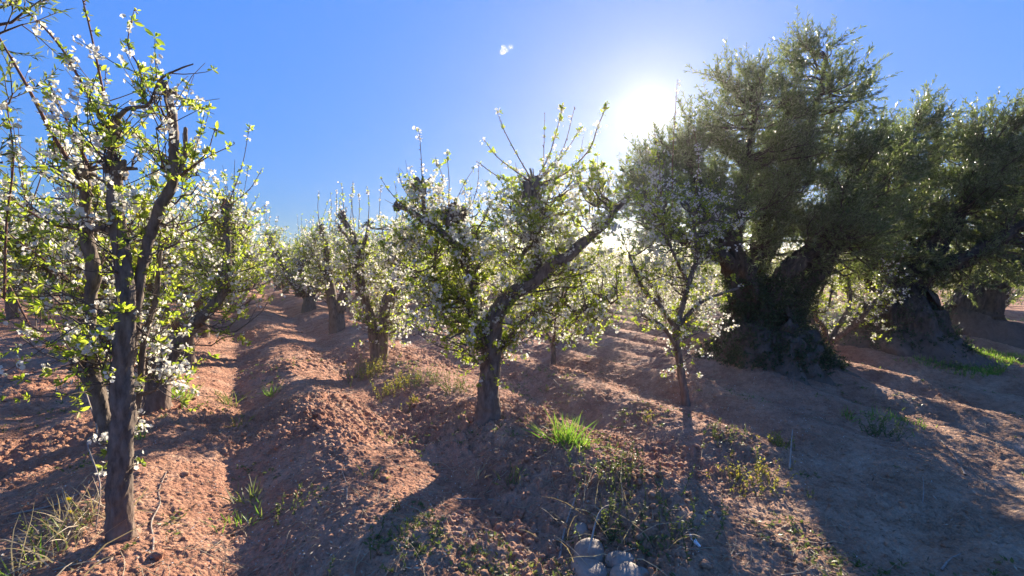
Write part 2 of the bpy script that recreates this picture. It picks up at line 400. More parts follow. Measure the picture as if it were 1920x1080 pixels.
# ------------------------------------------------------------------ trees
def spawn(Pb, D, Ln, rng, up=.35, wob=.12, k=5):
    n = len(Pb); out_ = np.zeros((n, k, 3)); out_[:, 0] = Pb; d = nrm(D)
    for j in range(1, k):
        d = nrm(d + rng.normal(scale=wob, size=(n, 3)) + np.array([0, 0, up / k]))
        out_[:, j] = out_[:, j - 1] + d * (Ln / (k - 1))[:, None]
    return out_
def on_poly(Pn, idx, t):
    k = Pn.shape[1]; u = t * (k - 1) * .9999; i = u.astype(int); f = (u - i)[:, None]
    a = Pn[idx, i]; b = Pn[idx, i + 1]; return a * (1 - f) + b * f, nrm(b - a)
def branches_to(targets, sk, skr, rng, lift=.25):
    """curved branches from the nearest good skeleton point to each target: (N,6,3)"""
    n = len(targets); src = np.zeros_like(targets); sr = np.zeros(n)
    for i, tg in enumerate(targets):
        d = np.linalg.norm(sk - tg, axis=1) + np.where(sk[:, 2] > tg[2] - .05, .35, 0) + rng.uniform(0, .25, len(sk))
        j = int(np.argmin(d)); src[i] = sk[j]; sr[i] = skr[j]
    u = np.linspace(0, 1, 6)[None, :, None]
    dist = np.linalg.norm(targets - src, axis=1)[:, None, None]
    bend = nrm(rng.normal(size=(n, 3)))[:, None] * dist * .12
    mid = np.array([0, 0, -1.])[None, None] * dist * lift * .5
    Pn = src[:, None] * (1 - u) + targets[:, None] * u + (bend + mid) * (4 * u * (1 - u))
    Pn[:, 1:-1] += rng.normal(scale=.015, size=(n, 4, 3))
    return Pn, sr, dist[:, 0, 0]
def rosettes(C, Ax, k, rng, spread=1.0):
    n = len(C); A = np.repeat(Ax, k, 0)
    D = nrm(A * .7 + rng.normal(size=(n * k, 3)) * spread + [0, 0, .15])
    return np.repeat(C, k, 0) + D * .004, D, nrm(rng.normal(size=(n * k, 3)) * .8 + A)

def make_plum(name, label, base, limbs, blobs, whips=(), knobs=(), seed=1, leaf=.036, flower=.024, leaf_n=1.0, fl_frac=.45,
              near=False, twn=6, spur=None, group=None, twig_len=(.15, .42), density=1.0, sides=14, extra=None):
    """limbs: [[(p3, r), ...]] world coords; blobs: [(centre, radius3, n_branches)]"""
    rng = np.random.default_rng(seed); base = np.array(base, float)
    root = thing(name, label, 'tree', tuple(base), group)
    tb = Tubes(); sk = []; skr = []
    for i, lb in enumerate(limbs):
        pts = np.array([p for p, r in lb]) - base; rad = [r for p, r in lb]
        C, rr = tb.limb(pts, rad, sides=sides if max(rad) > .03 else 8, rough=.20, seed=seed * 13 + i, groove=.18 if near else .12, step=.014 if near else None)
        keep = C[:, 2] > .35; sk.append(C[keep]); skr.append(rr[keep])
    for (p, r) in knobs:                                  # pollard heads: lumpy and spiked with cut stubs
        p = np.array(p) - base
        for q in range(5):
            o_ = rng.normal(scale=r * .45, size=3)
            tb.limb([p + o_ + [0, 0, -r], p + o_, p + o_ + rng.normal(scale=r * .3, size=3) + [0, 0, r * .8]], [r * .5, r * .75, r * .3], sides=9, rough=.35, seed=seed + q)
        n = 16; d = nrm(rng.normal(size=(n, 3)) + [0, 0, .3]); s_ = spawn(np.repeat(p[None], n, 0), d, rng.uniform(r * 1.2, r * 2.3, n), rng, .1, .1, 3)
        tb.batch(s_, np.linspace(1, .6, 3)[None] * rng.uniform(.006, .014, n)[:, None], 5)
        sk.append(p[None]); skr.append(np.array([r]))
    sk = np.concatenate(sk); skr = np.concatenate(skr)
    tg_ = []
    for c, rd, nb in blobs:
        nb = int(nb * density); v = nrm(rng.normal(size=(nb, 3))) * (rng.uniform(0, 1, nb) ** .4)[:, None]
        tg_.append(np.array(c) - base + v * np.array(rd))
    tg_ = np.concatenate(tg_); tg_ = tg_[tg_[:, 2] > .25]
    BR, sr, dist = branches_to(tg_, sk, skr, rng)
    r0 = np.clip(.006 + .010 * dist, .004, .02)
    tb.batch(BR, r0[:, None] * np.linspace(1, .35, 6)[None], 5)
    tb.build('trunk', M['bark'], root)
    # twigs
    tw = Tubes()
    nt_ = int(len(BR) * twn)
    idx = rng.integers(0, len(BR), nt_); t_ = rng.uniform(.25, 1, nt_)
    b0, ax = on_poly(BR, idx, t_)
    ln = rng.uniform(*twig_len, nt_)
    TW = spawn(b0, ax * .5 + rng.normal(size=(nt_, 3)) * .7 + [0, 0, .25], ln, rng, .5)
    # short spurs straight off the limbs
    ns = int(len(sk) * (spur or (.5 if near else .35))); j = rng.integers(0, len(sk), ns)
    dd = nrm(rng.normal(size=(ns, 3)) + [0, 0, .2]); SP = spawn(sk[j] + dd * skr[j][:, None] * .6, dd, rng.uniform(.05, .22, ns), rng, .4)
    TW = np.concatenate([TW, SP]); ln = np.concatenate([ln, np.full(ns, .15)])
    tw.batch(TW, np.linspace(.0032, .0014, 5)[None] * np.ones((len(TW), 1)), 3)
    tw.build('twigs', M['twig'], root)
    # clusters
    nc = int(ln.sum() / (.058 if near else .042) * leaf_n)
    idx = rng.choice(len(TW), nc, p=ln / ln.sum()); C, ax = on_poly(TW, idx, rng.uniform(.15, 1, nc) ** .8)
    if whips:
        wt = Tubes(); WP = []
        for wpts, wr, wl in whips:
            pts = np.array(wpts) - base; Cw, rw = wt.limb(pts, np.linspace(wr, wr * .35, len(pts)), sides=6, step=.03, rough=.1, seed=seed)
            Lw = np.linalg.norm(np.diff(Cw, axis=0), axis=1).sum(); nn_ = int(Lw / .028)
            if nn_ < 1: continue
            u = rng.uniform(0.05, 1, nn_) * (len(Cw) - 1.01); i = u.astype(int); pw = Cw[i] + (Cw[i + 1] - Cw[i]) * (u - i)[:, None]
            bd = nrm(rng.normal(size=(nn_, 3))); bl = rng.uniform(.006, .022, nn_)      # buds and short spurs
            wt.batch(spawn(pw, bd, bl, rng, .2, .1, 3), np.array([[.0028, .0034, .001]]) * np.ones((nn_, 1)), 4)
            sel = rng.uniform(size=nn_) < wl
            WP.append(pw[sel] + bd[sel] * .012)
        wt.build('shoots', M['whip'], root)
        WP = np.concatenate(WP)
        if len(WP): C = np.concatenate([C, WP]); ax = np.concatenate([ax, nrm(rng.normal(size=WP.shape) + [0, 0, 1])])
    # flowers come in patches; leaves elsewhere
    pn = perlin(C[:, 0] * 3.1 + C[:, 2] * 2.3 + seed, C[:, 1] * 3.1 - C[:, 2] * 1.7, seed)
    isf = rng.uniform(size=len(C)) < np.clip(fl_frac + pn * .9, .03, .95)
    lc = ~isf | (rng.uniform(size=len(C)) < .3)
    k = 7 if near else 4
    Pb, D, Nn = rosettes(C[lc], ax[lc], k, rng, .75)
    sz = np.repeat(rng.uniform(.45, 1.15, lc.sum()), k) * leaf * rng.uniform(.7, 1.15, len(Pb))
    V, q = leaves(Pb, D, Nn, sz, sz * .42, simple=not near)
    obj('leaves', mesh_from('plum_leaves', V, [q]), M['plum_leaf'], root)
    kf = 6 if near else 3
    Fc = np.repeat(C[isf], kf, 0) + rng.normal(scale=.016, size=(isf.sum() * kf, 3)); Fa = nrm(rng.normal(size=Fc.shape) + np.repeat(ax[isf], kf, 0) * .6)
    V, fs = flowers(Fc, Fa, flower * rng.uniform(.75, 1.15, len(Fc)), rng, near)
    obj('blossoms', mesh_from('plum_blossoms', V, fs), M['blossom'], root)
    return root

def tr(lst):
    """traced limb: (px, py, Y, r)"""
    return [(P(a, b, c), d * YK) for a, b, c, d in lst]
def blob(px, py, Y, rpx, n, dz=1.0, dy=None):
    r = rpx / F * Y * YK; return (P(px, py, Y), (r, dy or r * 1.0, r * dz), n)
def wh(pts, r=.006, l=.35): return ([P(*p) for p in pts], r, l)
def root_at(x, y, up=0): return (x, y, gz(x, y) + up)

# --- nearest tree of the left row
y1 = 2.7; b1 = np.array(ground_pt(226, 1012)); YK = b1[1] / 2.7
def bot(x, y, r): return ((np.array([x, y, gz(x, y) - .15])), r)
L1 = [
 [bot(b1[0], b1[1], .105)] + tr([(226, 985, 2.7, .080), (224, 900, 2.7, .073), (230, 780, 2.7, .070), (228, 690, 2.7, .064), (236, 600, 2.7, .056), (232, 500, 2.72, .050), (222, 430, 2.72, .046), (214, 370, 2.72, .044), (218, 318, 2.72, .04)]),
 tr([(222, 860, 2.72, .04), (196, 790, 2.8, .047), (178, 720, 2.84, .05), (150, 690, 2.86, .052), (142, 668, 2.86, .03)]),
 tr([(176, 715, 2.84, .04), (172, 640, 2.88, .026), (170, 560, 2.9, .036), (176, 515, 2.9, .045), (162, 440, 2.88, .04), (160, 380, 2.86, .034), (158, 325, 2.85, .036)]),
 tr([(160, 430, 2.87, .03), (195, 428, 2.8, .026), (228, 448, 2.74, .024)]),
 tr([(238, 700, 2.75, .035), (252, 620, 2.78, .036), (258, 550, 2.8, .036), (272, 475, 2.8, .035), (296, 400, 2.8, .038), (322, 345, 2.8, .036), (326, 280, 2.8, .031), (322, 210, 2.8, .029), (306, 152, 2.8, .024)]),
 tr([(248, 800, 2.8, .022), (262, 740, 2.85, .022), (270, 640, 2.9, .022), (292, 560, 2.95, .02), (300, 470, 2.95, .016)]),
 tr([(212, 330, 2.72, .025), (210, 250, 2.7, .022), (236, 206, 2.68, .014), (278, 196, 2.66, .011), (300, 150, 2.64, .008), (335, 130, 2.6, .006), (362, 120, 2.58, .004)]),
 tr([(322, 340, 2.8, .02), (345, 300, 2.85, .015), (348, 240, 2.9, .013)]),
]
L1 = [[(p, r * .80) for p, r in l] for l in L1]
B1 = [blob(215, 240, 2.7, 55, 10), blob(240, 300, 2.75, 60, 10), blob(290, 170, 2.65, 45, 7), blob(130, 450, 2.9, 60, 8), blob(190, 400, 2.75, 50, 9), blob(300, 440, 2.9, 70, 12),
      blob(240, 480, 2.75, 60, 9), blob(120, 560, 2.9, 70, 10), blob(190, 620, 2.7, 60, 12), blob(170, 690, 2.75, 45, 12), blob(270, 600, 2.9, 60, 12), blob(280, 700, 2.9, 55, 9), blob(340, 330, 2.95, 55, 12), blob(60, 500, 2.8, 55, 5), blob(150, 330, 2.8, 50, 6)]
W1 = [wh([(150, 335, 2.84), (100, 255, 2.75), (50, 160, 2.65), (-5, 65, 2.55)], .011, .25), wh([(213, 255, 2.7), (192, 165, 2.7), (170, 60, 2.68), (150, -20, 2.66)], .007, .3),
      wh([(200, 240, 2.7), (150, 150, 2.6), (115, 90, 2.55), (60, 30, 2.5), (0, -10, 2.4)], .007, .9), wh([(165, 310, 2.84), (140, 255, 2.8), (112, 200, 2.75), (92, 155, 2.7)], .008, 1.),
      wh([(268, 195, 2.66), (262, 130, 2.66), (240, 85, 2.66), (250, 25, 2.66)], .005, .9), wh([(320, 340, 2.8), (300, 290, 2.75), (293, 240, 2.7)], .005, .3),
      wh([(335, 330, 2.85), (385, 290, 2.9), (402, 245, 2.95)], .005, .6), wh([(335, 335, 2.85), (380, 300, 2.9), (436, 272, 2.9)], .005, .6), wh([(340, 440, 2.9), (400, 405, 3.), (432, 362, 3.0)], .005, .3),
      wh([(150, 430, 2.87), (95, 420, 2.8), (30, 380, 2.7), (-20, 350, 2.6)], .007, .6), wh([(165, 560, 2.9), (100, 500, 2.9), (20, 440, 2.8), (-10, 390, 2.8)], .006, .6),
      wh([(212, 300, 2.72), (150, 265, 2.75), (110, 240, 2.8)], .006, .9), wh([(10, 520, 3.0), (45, 590, 2.95), (70, 630, 2.92), (118, 656, 2.9)], .006, .05), wh([(8, 560, 2.7), (12, 420, 2.65), (25, 300, 2.6), (12, 190, 2.6)], .006, .7)]
K1 = [(P(215, 245, 2.7), .03), (P(158, 322, 2.85), .035), (P(218, 316, 2.72), .04), (P(146, 680, 2.86), .04), (P(320, 180, 2.8), .02)]
make_plum('plum_tree', 'closest plum tree at left with dark furrowed multi stem trunk and long bare shoots', b1, L1, B1, W1, K1, seed=3, leaf=.038, flower=.027, fl_frac=.32, near=True, leaf_n=.5, density=.5, sides=30, twn=4, spur=.16)

# --- central tree
y2 = 4.7; b2 = np.array(ground_pt(915, 790)); YK = b2[1] / 4.7
L2 = [
 [bot(b2[0], b2[1], .21)] + tr([(915, 785, 4.7, .150), (916, 740, 4.7, .118), (920, 680, 4.7, .108), (922, 620, 4.7, .112), (937, 580, 4.68, .098), (965, 548, 4.65, .082), (1000, 530, 4.6, .070), (1040, 492, 4.55, .072), (1062, 484, 4.5, .055), (1092, 456, 4.5, .058), (1112, 440, 4.5, .034), (1138, 420, 4.5, .030), (1152, 396, 4.5, .034), (1178, 372, 4.5, .018), (1196, 350, 4.5, .01)]),
 tr([(918, 640, 4.72, .06), (905, 610, 4.75, .07), (888, 578, 4.8, .062), (862, 552, 4.85, .055), (835, 535, 4.9, .04), (805, 520, 4.95, .03)]),
 tr([(902, 600, 4.76, .06), (893, 560, 4.75, .055), (886, 520, 4.75, .055), (872, 490, 4.75, .055), (868, 440, 4.75, .045), (862, 402, 4.75, .05)]),
 tr([(872, 480, 4.75, .045), (845, 450, 4.7, .036), (815, 425, 4.7, .04), (792, 412, 4.7, .038), (768, 395, 4.7, .03), (742, 386, 4.7, .02)]),
 tr([(800, 416, 4.7, .025), (794, 380, 4.7, .022), (792, 352, 4.7, .025)]),
 tr([(985, 540, 4.62, .05), (1012, 478, 4.6, .045), (1005, 440, 4.6, .045), (1012, 392, 4.6, .045), (1002, 350, 4.6, .05)]),
 tr([(1005, 455, 4.6, .03), (985, 470, 4.65, .028), (975, 490, 4.7, .02)]),
 tr([(925, 660, 4.75, .05), (948, 640, 4.85, .058), (975, 610, 5.0, .05), (1010, 580, 5.1, .045), (1050, 560, 5.2, .05), (1075, 583, 5.2, .045), (1110, 572, 5.2, .035), (1150, 552, 5.2, .025)]),
 tr([(820, 530, 4.9, .025), (815, 490, 4.85, .022), (822, 450, 4.8, .018)]),
]
L2 = [[(p, r * .88) for p, r in l] for l in L2]
B2 = [blob(860, 455, 4.75, 80, 24), blob(800, 500, 4.8, 70, 20), blob(1000, 450, 4.7, 85, 22), blob(1060, 395, 4.6, 75, 20), blob(905, 520, 4.7, 85, 24), blob(820, 585, 4.7, 60, 16), blob(1000, 550, 4.8, 80, 20),
      blob(1090, 490, 4.7, 80, 20), blob(950, 410, 4.7, 60, 14), blob(1100, 360, 4.5, 50, 10), blob(870, 620, 4.6, 50, 9), blob(955, 640, 4.8, 35, 7), blob(1120, 560, 5.2, 70, 14), blob(780, 420, 4.7, 50, 12), blob(1060, 600, 5.2, 60, 9)]
k2 = (1002, 345, 4.6); k2b = (792, 350, 4.7)
W2 = [wh([k2, (975, 300, 4.6), (948, 250, 4.6), (933, 212, 4.6)], .006, .35), wh([k2, (965, 320, 4.55), (930, 292, 4.5), (909, 264, 4.5)], .006, .45), wh([k2, (950, 338, 4.6), (920, 322, 4.6), (895, 303, 4.6)], .006, .4),
      wh([(1018, 330, 4.7), (1020, 270, 4.7), (1021, 213, 4.7)], .004, .2), wh([k2, (1030, 290, 4.55), (1045, 240, 4.5), (1056, 200, 4.5)], .006, 1.), wh([(1012, 335, 4.6), (1055, 280, 4.6), (1077, 203, 4.6)], .005, .2),
      wh([k2, (1040, 310, 4.5), (1070, 270, 4.5), (1091, 238, 4.5)], .005, .9), wh([(1010, 345, 4.6), (1060, 325, 4.5), (1105, 280, 4.45), (1120, 240, 4.4), (1138, 197, 4.4)], .008, .6),
      wh([(1010, 350, 4.6), (1060, 335, 4.6), (1112, 312, 4.6)], .005, .7), wh([k2b, (790, 300, 4.7), (786, 245, 4.7)], .005, .3), wh([(775, 400, 4.7), (740, 370, 4.7), (714, 335, 4.7)], .005, .5),
      wh([(785, 395, 4.7), (755, 350, 4.7), (747, 315, 4.7)], .004, .4), wh([(800, 400, 4.7), (830, 345, 4.7), (817, 298, 4.7)], .005, .8), wh([(840, 395, 4.7), (842, 340, 4.7), (838, 287, 4.7)], .005, .6), wh([(850, 390, 4.7), (870, 345, 4.7), (887, 318, 4.7)], .004, .4),
      wh([(880, 400, 4.8), (895, 350, 4.8), (898, 310, 4.8)], .004, .2), wh([(930, 400, 4.7), (915, 375, 4.7), (920, 360, 4.7)], .004, .4), wh([(1105, 400, 4.5), (1110, 340, 4.5), (1116, 300, 4.5)], .004, .5), wh([(1120, 390, 4.5), (1140, 340, 4.5), (1130, 310, 4.5)], .004, .5)]
K2 = [(P(*k2), .075), (P(*k2b), .05), (P(845, 402, 4.72), .075), (P(862, 405, 4.75), .06), (P(745, 387, 4.7), .03)]
make_plum('plum_tree', 'middle plum tree with stout leaning trunk, knobbly cut heads and limb reaching right', b2, L2, B2, W2, K2, seed=7, leaf=.036, flower=.025, fl_frac=.32, near=True, leaf_n=.85, sides=26)

# --- slender tree in front of the big olive
b3 = np.array(ground_pt(1285, 762)); YK = b3[1] / 5.3
L3 = [[bot(b3[0], b3[1], .06)] + tr([(1285, 750, 5.3, .046), (1276, 690, 5.3, .038), (1267, 625, 5.3, .038), (1276, 585, 5.3, .03), (1295, 520, 5.3, .026), (1306, 480, 5.3, .02), (1300, 400, 5.3, .012)]),
      tr([(1270, 620, 5.3, .03), (1235, 570, 5.25, .024), (1205, 540, 5.2, .02), (1180, 480, 5.2, .014)]), tr([(1268, 650, 5.3, .022), (1240, 610, 5.2, .018), (1200, 590, 5.1, .012)]),
      tr([(1272, 610, 5.3, .028), (1310, 570, 5.35, .022), (1340, 555, 5.4, .018), (1385, 540, 5.5, .012)]), tr([(1290, 530, 5.3, .02), (1260, 470, 5.2, .014), (1240, 400, 5.2, .01)])]
B3 = [blob(1220, 500, 5.3, 80, 22), blob(1290, 480, 5.4, 80, 18), blob(1200, 410, 5.3, 80, 22), blob(1260, 400, 5.4, 80, 22), blob(1330, 570, 5.4, 55, 9), blob(1220, 590, 5.2, 55, 9), blob(1340, 430, 5.5, 60, 12), blob(1310, 640, 5.3, 45, 7), blob(1235, 340, 5.4, 60, 12)]
W3 = [wh([(1260, 400, 5.3), (1262, 280, 5.3), (1270, 150, 5.3)], .006, .3), wh([(1240, 380, 5.2), (1235, 300, 5.2), (1226, 240, 5.2)], .005, .5), wh([(1300, 400, 5.3), (1310, 300, 5.3), (1300, 240, 5.3)], .005, .5)]
B3 = [(c, r, int(n * .7)) for c, r, n in B3]
make_plum('young_plum_tree', 'slender grey stemmed plum tree full of white blossom in front of ivy clad olive', b3, L3, B3, W3, (), seed=11, leaf=.034, flower=.023, fl_frac=.48, near=True, leaf_n=.75)

# --- second and third trees of the middle row
b4 = np.array(ground_pt(712, 676)); YK = b4[1] / 7.6
L4 = [[bot(b4[0] - .05, b4[1], .13)] + tr([(706, 670, 7.6, .10), (700, 620, 7.6, .085), (690, 580, 7.6, .075), (678, 530, 7.6, .07), (672, 480, 7.6, .07), (662, 445, 7.6, .05), (648, 418, 7.6, .04), (640, 402, 7.6, .03)]),
      [bot(b4[0] + .06, b4[1], .12)] + tr([(716, 665, 7.6, .10), (720, 600, 7.6, .085), (726, 560, 7.6, .075), (738, 535, 7.6, .05), (745, 500, 7.6, .04), (730, 470, 7.5, .03)]),
      tr([(672, 480, 7.6, .04), (685, 450, 7.6, .03), (692, 420, 7.6, .025)]), tr([(662, 450, 7.6, .03), (648, 440, 7.5, .022), (635, 425, 7.4, .02)]), tr([(722, 590, 7.6, .05), (745, 540, 7.7, .035), (775, 500, 7.8, .025)])]
B4 = [blob(700, 500, 7.6, 60, 26), blob(740, 470, 7.7, 60, 26), blob(740, 560, 7.6, 50, 16), blob(680, 580, 7.6, 35, 10), blob(770, 450, 7.7, 50, 16), blob(735, 620, 7.6, 40, 8), blob(660, 470, 7.6, 35, 12)]
W4 = [wh([(645, 405, 7.6), (643, 370, 7.6), (640, 345, 7.6)], .006, .3), wh([(690, 420, 7.6), (692, 380, 7.6), (688, 350, 7.6)], .006, .3), wh([(720, 450, 7.6), (712, 400, 7.6), (714, 350, 7.6)], .006, .3), wh([(665, 440, 7.6), (660, 380, 7.6), (662, 340, 7.6)], .006, .3), wh([(735, 440, 7.6), (745, 390, 7.6), (740, 340, 7.6)], .006, .3)]
make_plum('plum_tree', 'twin stemmed plum tree with bare forked top behind the yellowing weeds', b4, L4, B4, W4, [(P(642, 405, 7.6), .05), (P(692, 420, 7.6), .04)], seed=17, leaf=.048, flower=.036, fl_frac=.45, leaf_n=.6)
b5 = np.array(ground_pt(632, 620)); YK = b5[1] / 10.6
L5 = [[bot(b5[0], b5[1], .20)] + tr([(632, 616, 10.6, .17), (630, 590, 10.6, .16), (622, 560, 10.6, .11), (617, 520, 10.6, .09), (612, 470, 10.6, .07), (600, 430, 10.6, .04)]),
      tr([(635, 585, 10.6, .12), (648, 545, 10.6, .11), (655, 510, 10.6, .08), (650, 460, 10.6, .06), (640, 425, 10.6, .05)]), tr([(655, 510, 10.6, .05), (672, 480, 10.6, .04), (676, 440, 10.6, .03)]), tr([(618, 530, 10.6, .05), (595, 490, 10.7, .04), (588, 440, 10.7, .03)])]
B5 = [blob(620, 490, 10.6, 45, 30), blob(660, 480, 10.6, 45, 30), blob(640, 440, 10.6, 40, 20), blob(600, 520, 10.6, 35, 14), blob(590, 460, 10.6, 30, 14)]
W5 = [wh([(x, 430, 10.6), (x + d, 390, 10.6), (x + d * .5, 355 + (x % 17), 10.6)], .008, .3) for x, d in ((600, -4), (618, 3), (640, -3), (655, 4), (672, 2), (630, 1))]
make_plum('plum_tree', 'third plum tree of the middle row with thick dark forked trunk', b5, L5, B5, W5, [(P(603, 430, 10.6), .07), (P(640, 428, 10.6), .07)], seed=19, leaf=.055, flower=.042, fl_frac=.5, leaf_n=.5)

YK = 1.0
# --- row tree kinds, built once and copied
def plum_kind(seed, label, first_loc, thick=.1, fl=.45, green=1., H=2.35, lod=1.0, dn=1.):
    rng = np.random.default_rng(seed); x, y, z = 0, 0, 0
    nl = int(rng.integers(3, 6)); fork = rng.uniform(.35, .7)
    limbs = [[(np.array([0, 0, -.15]), thick * 1.5), (np.array([0, 0, .1]), thick * 1.15), (np.array([.02, .0, fork * .6]), thick), (np.array([.02, .02, fork]), thick * .95)]]
    knobs = []; whips = []; blobs = []
    a0 = rng.uniform(0, 6.28)
    for i in range(nl):
        a = a0 + i * 6.283 / nl + rng.uniform(-.3, .3); sp = rng.uniform(.55, .95); h = rng.uniform(.8, 1.) * H * .88
        p = [np.array([0.02, .02, fork - .08]), np.array([math.cos(a) * sp * .4, math.sin(a) * sp * .4, fork + .3]), np.array([math.cos(a) * sp * .8, math.sin(a) * sp * .8, fork + (h - fork) * .5]), np.array([math.cos(a + .2) * sp, math.sin(a + .2) * sp, h])]
        p[2] = p[2] + rng.normal(scale=.06, size=3)
        limbs.append(list(zip(p, [thick * .7, thick * .55, thick * .45, thick * .3])))
        q = p[2] + np.array([math.cos(a + 1.2) * .35, math.sin(a + 1.2) * .35, .45]); limbs.append(list(zip([p[2], (p[2] + q) / 2 + rng.normal(scale=.04, size=3), q], [thick * .35, thick * .3, thick * .2])))
        knobs += [(p[3], thick * .45), (q, thick * .3)]
        for e in (p[3], q):
            for _ in range(3):
                d = rng.normal(scale=.16, size=2); l = rng.uniform(.45, .95)
                whips.append(([e, e + [d[0] * .7, d[1] * .7, l * .5], e + [d[0] * 1.1, d[1] * 1.1, l]], .006, .45))
        for c, r_, n in ((p[3] - [0, 0, .1], .42, 16), (p[2], .5, 18), (q, .42, 15), (p[1] + [math.cos(a) * .35, math.sin(a) * .35, .15], .4, 8)):
            blobs.append((c, (r_, r_, r_), n))
    return make_plum('plum_tree', label, (0, 0, 0), limbs, blobs, whips, knobs, seed=seed + 100, leaf=.05 if lod == 1 else .075, flower=.036 if lod == 1 else .055, fl_frac=fl,
                     leaf_n=.5 * green if lod == 1 else .2, density=dn if lod == 1 else .75, group='plum trees planted in rows')
kinds = [plum_kind(201, None, None, .11, .45), plum_kind(202, None, None, .13, .60, .95), plum_kind(203, None, None, .10, .30, 1.1), plum_kind(204, None, None, .12, .5, .9), plum_kind(205, None, None, .15, .4, 1.)]
lows = [plum_kind(211, None, None, .12, .5, lod=0), plum_kind(212, None, None, .12, .6, lod=0), plum_kind(213, None, None, .13, .4, lod=0)]
used = set()
def place_tree(proto, x, y, rz, sc, label):
    if proto.name not in used:
        used.add(proto.name); r = proto
    else:
        r = proto.copy(); COL.objects.link(r)
        for ch in proto.children:
            c = ch.copy(); COL.objects.link(c); c.parent = r
    r.location = (x, y, gz(x, y) - .02); r.rotation_euler = (0, 0, rz); r.scale = (sc, sc, sc * 1.0); r['label'] = label
    return r
ORD = ['first', 'second', 'third', 'fourth', 'fifth', 'sixth', 'seventh', 'eighth', 'ninth', 'tenth', 'eleventh', 'twelfth', 'thirteenth', 'fourteenth', 'fifteenth', 'sixteenth', 'seventeenth', 'eighteenth', 'nineteenth', 'twentieth']
rng0 = np.random.default_rng(5)
ROWS = [  # n, first t, count, ordinal offset, description
 (-.54, 5.7, 19, 1, 'in the row left of the path'),
 (2.2, 17.0, 10, 4, 'in the middle row'),
 (4.75, 12.2, 14, 1, 'behind the slender grey tree'),
 (7.5, 6.2, 15, 0, 'in the row behind the tallest olive'),
 (10.3, 8.2, 10, 1, 'in the row between the two big olives'),
 (13.1, 5.0, 10, 0, 'in the row right of the second olive'),
 (16.0, 4.8, 8, 0, 'in the second last row at right'),
 (19.0, 4.4, 7, 0, 'in the last row at right'),
 (22.5, 3.6, 6, 0, 'in the farthest row at the right edge'),
 (26, 3.6, 5, 0, 'in the hindmost row at the right edge'),
 (-5.2, 14.6, 12, 0, 'in the next row at the left edge'),
 (-8.2, 20, 9, 0, 'in the second row at the left edge'),
]
ZS = [('white blossomed', 'tall'), ('leafy green', 'bushy'), ('open topped', 'bristly')]
for (n_, t0, cnt, off, desc) in ROWS:
    t = t0
    for i in range(cnt):
        jt, jn = rng0.normal(scale=.15), rng0.normal(scale=.08)
        x, y = ROWD * (t + jt) + ROWN * (n_ + jn)
        d = math.hypot(x, y)
        if d < 26: k = int(rng0.integers(0, 5)); pr = kinds[k]
        else: k = int(rng0.integers(0, 3)); pr = lows[k]
        s = rng0.uniform(.86, 1.08)
        if n_ > 4: s *= .8 if t < 13 else 1.02
        if n_ == -.54: s = max(s, .98) * 1.04
        if -6 < n_ < -5 and i < 4: s *= 1.35
        place_tree(pr, x, y, rng0.uniform(0, 6.28), s, 'plum tree, %s from the front %s' % (ORD[min(i + off, 19)], desc))
        t += (2.35 if n_ == -.54 else 2.7 if 4 < n_ < 8 else 3.4) if d < 26 else (3.4 if n_ == -.54 else 4.2)
x, y = P(1552, 692, 7.1)[:2]; place_tree(plum_kind(206, None, None, .08, .4, dn=.3), x, y, 2.0, .75, 'small plum tree first in its row between the two big olives')
x, y = ground_pt(1037, 686)[:2]; place_tree(plum_kind(207, None, None, .045, .4, dn=.3), x, y, 1.0, .72, 'slender young plum tree behind the right limb of the middle tree')
# the thick one, fourth in the middle row
x, y = P(580, 592, 13.8)[:2]; place_tree(kinds[4], x, y, 1.3, 1.12, 'very thick trunked plum tree with bright green crown, fourth in the middle row')
for i, kk in enumerate(kinds + lows):
    if kk.name not in used: 
        x, y = ROWD * (60 + 4 * i) + ROWN * 2.2; place_tree(kk, x, y, 0, 1, 'small far plum tree at the far end of the middle row')

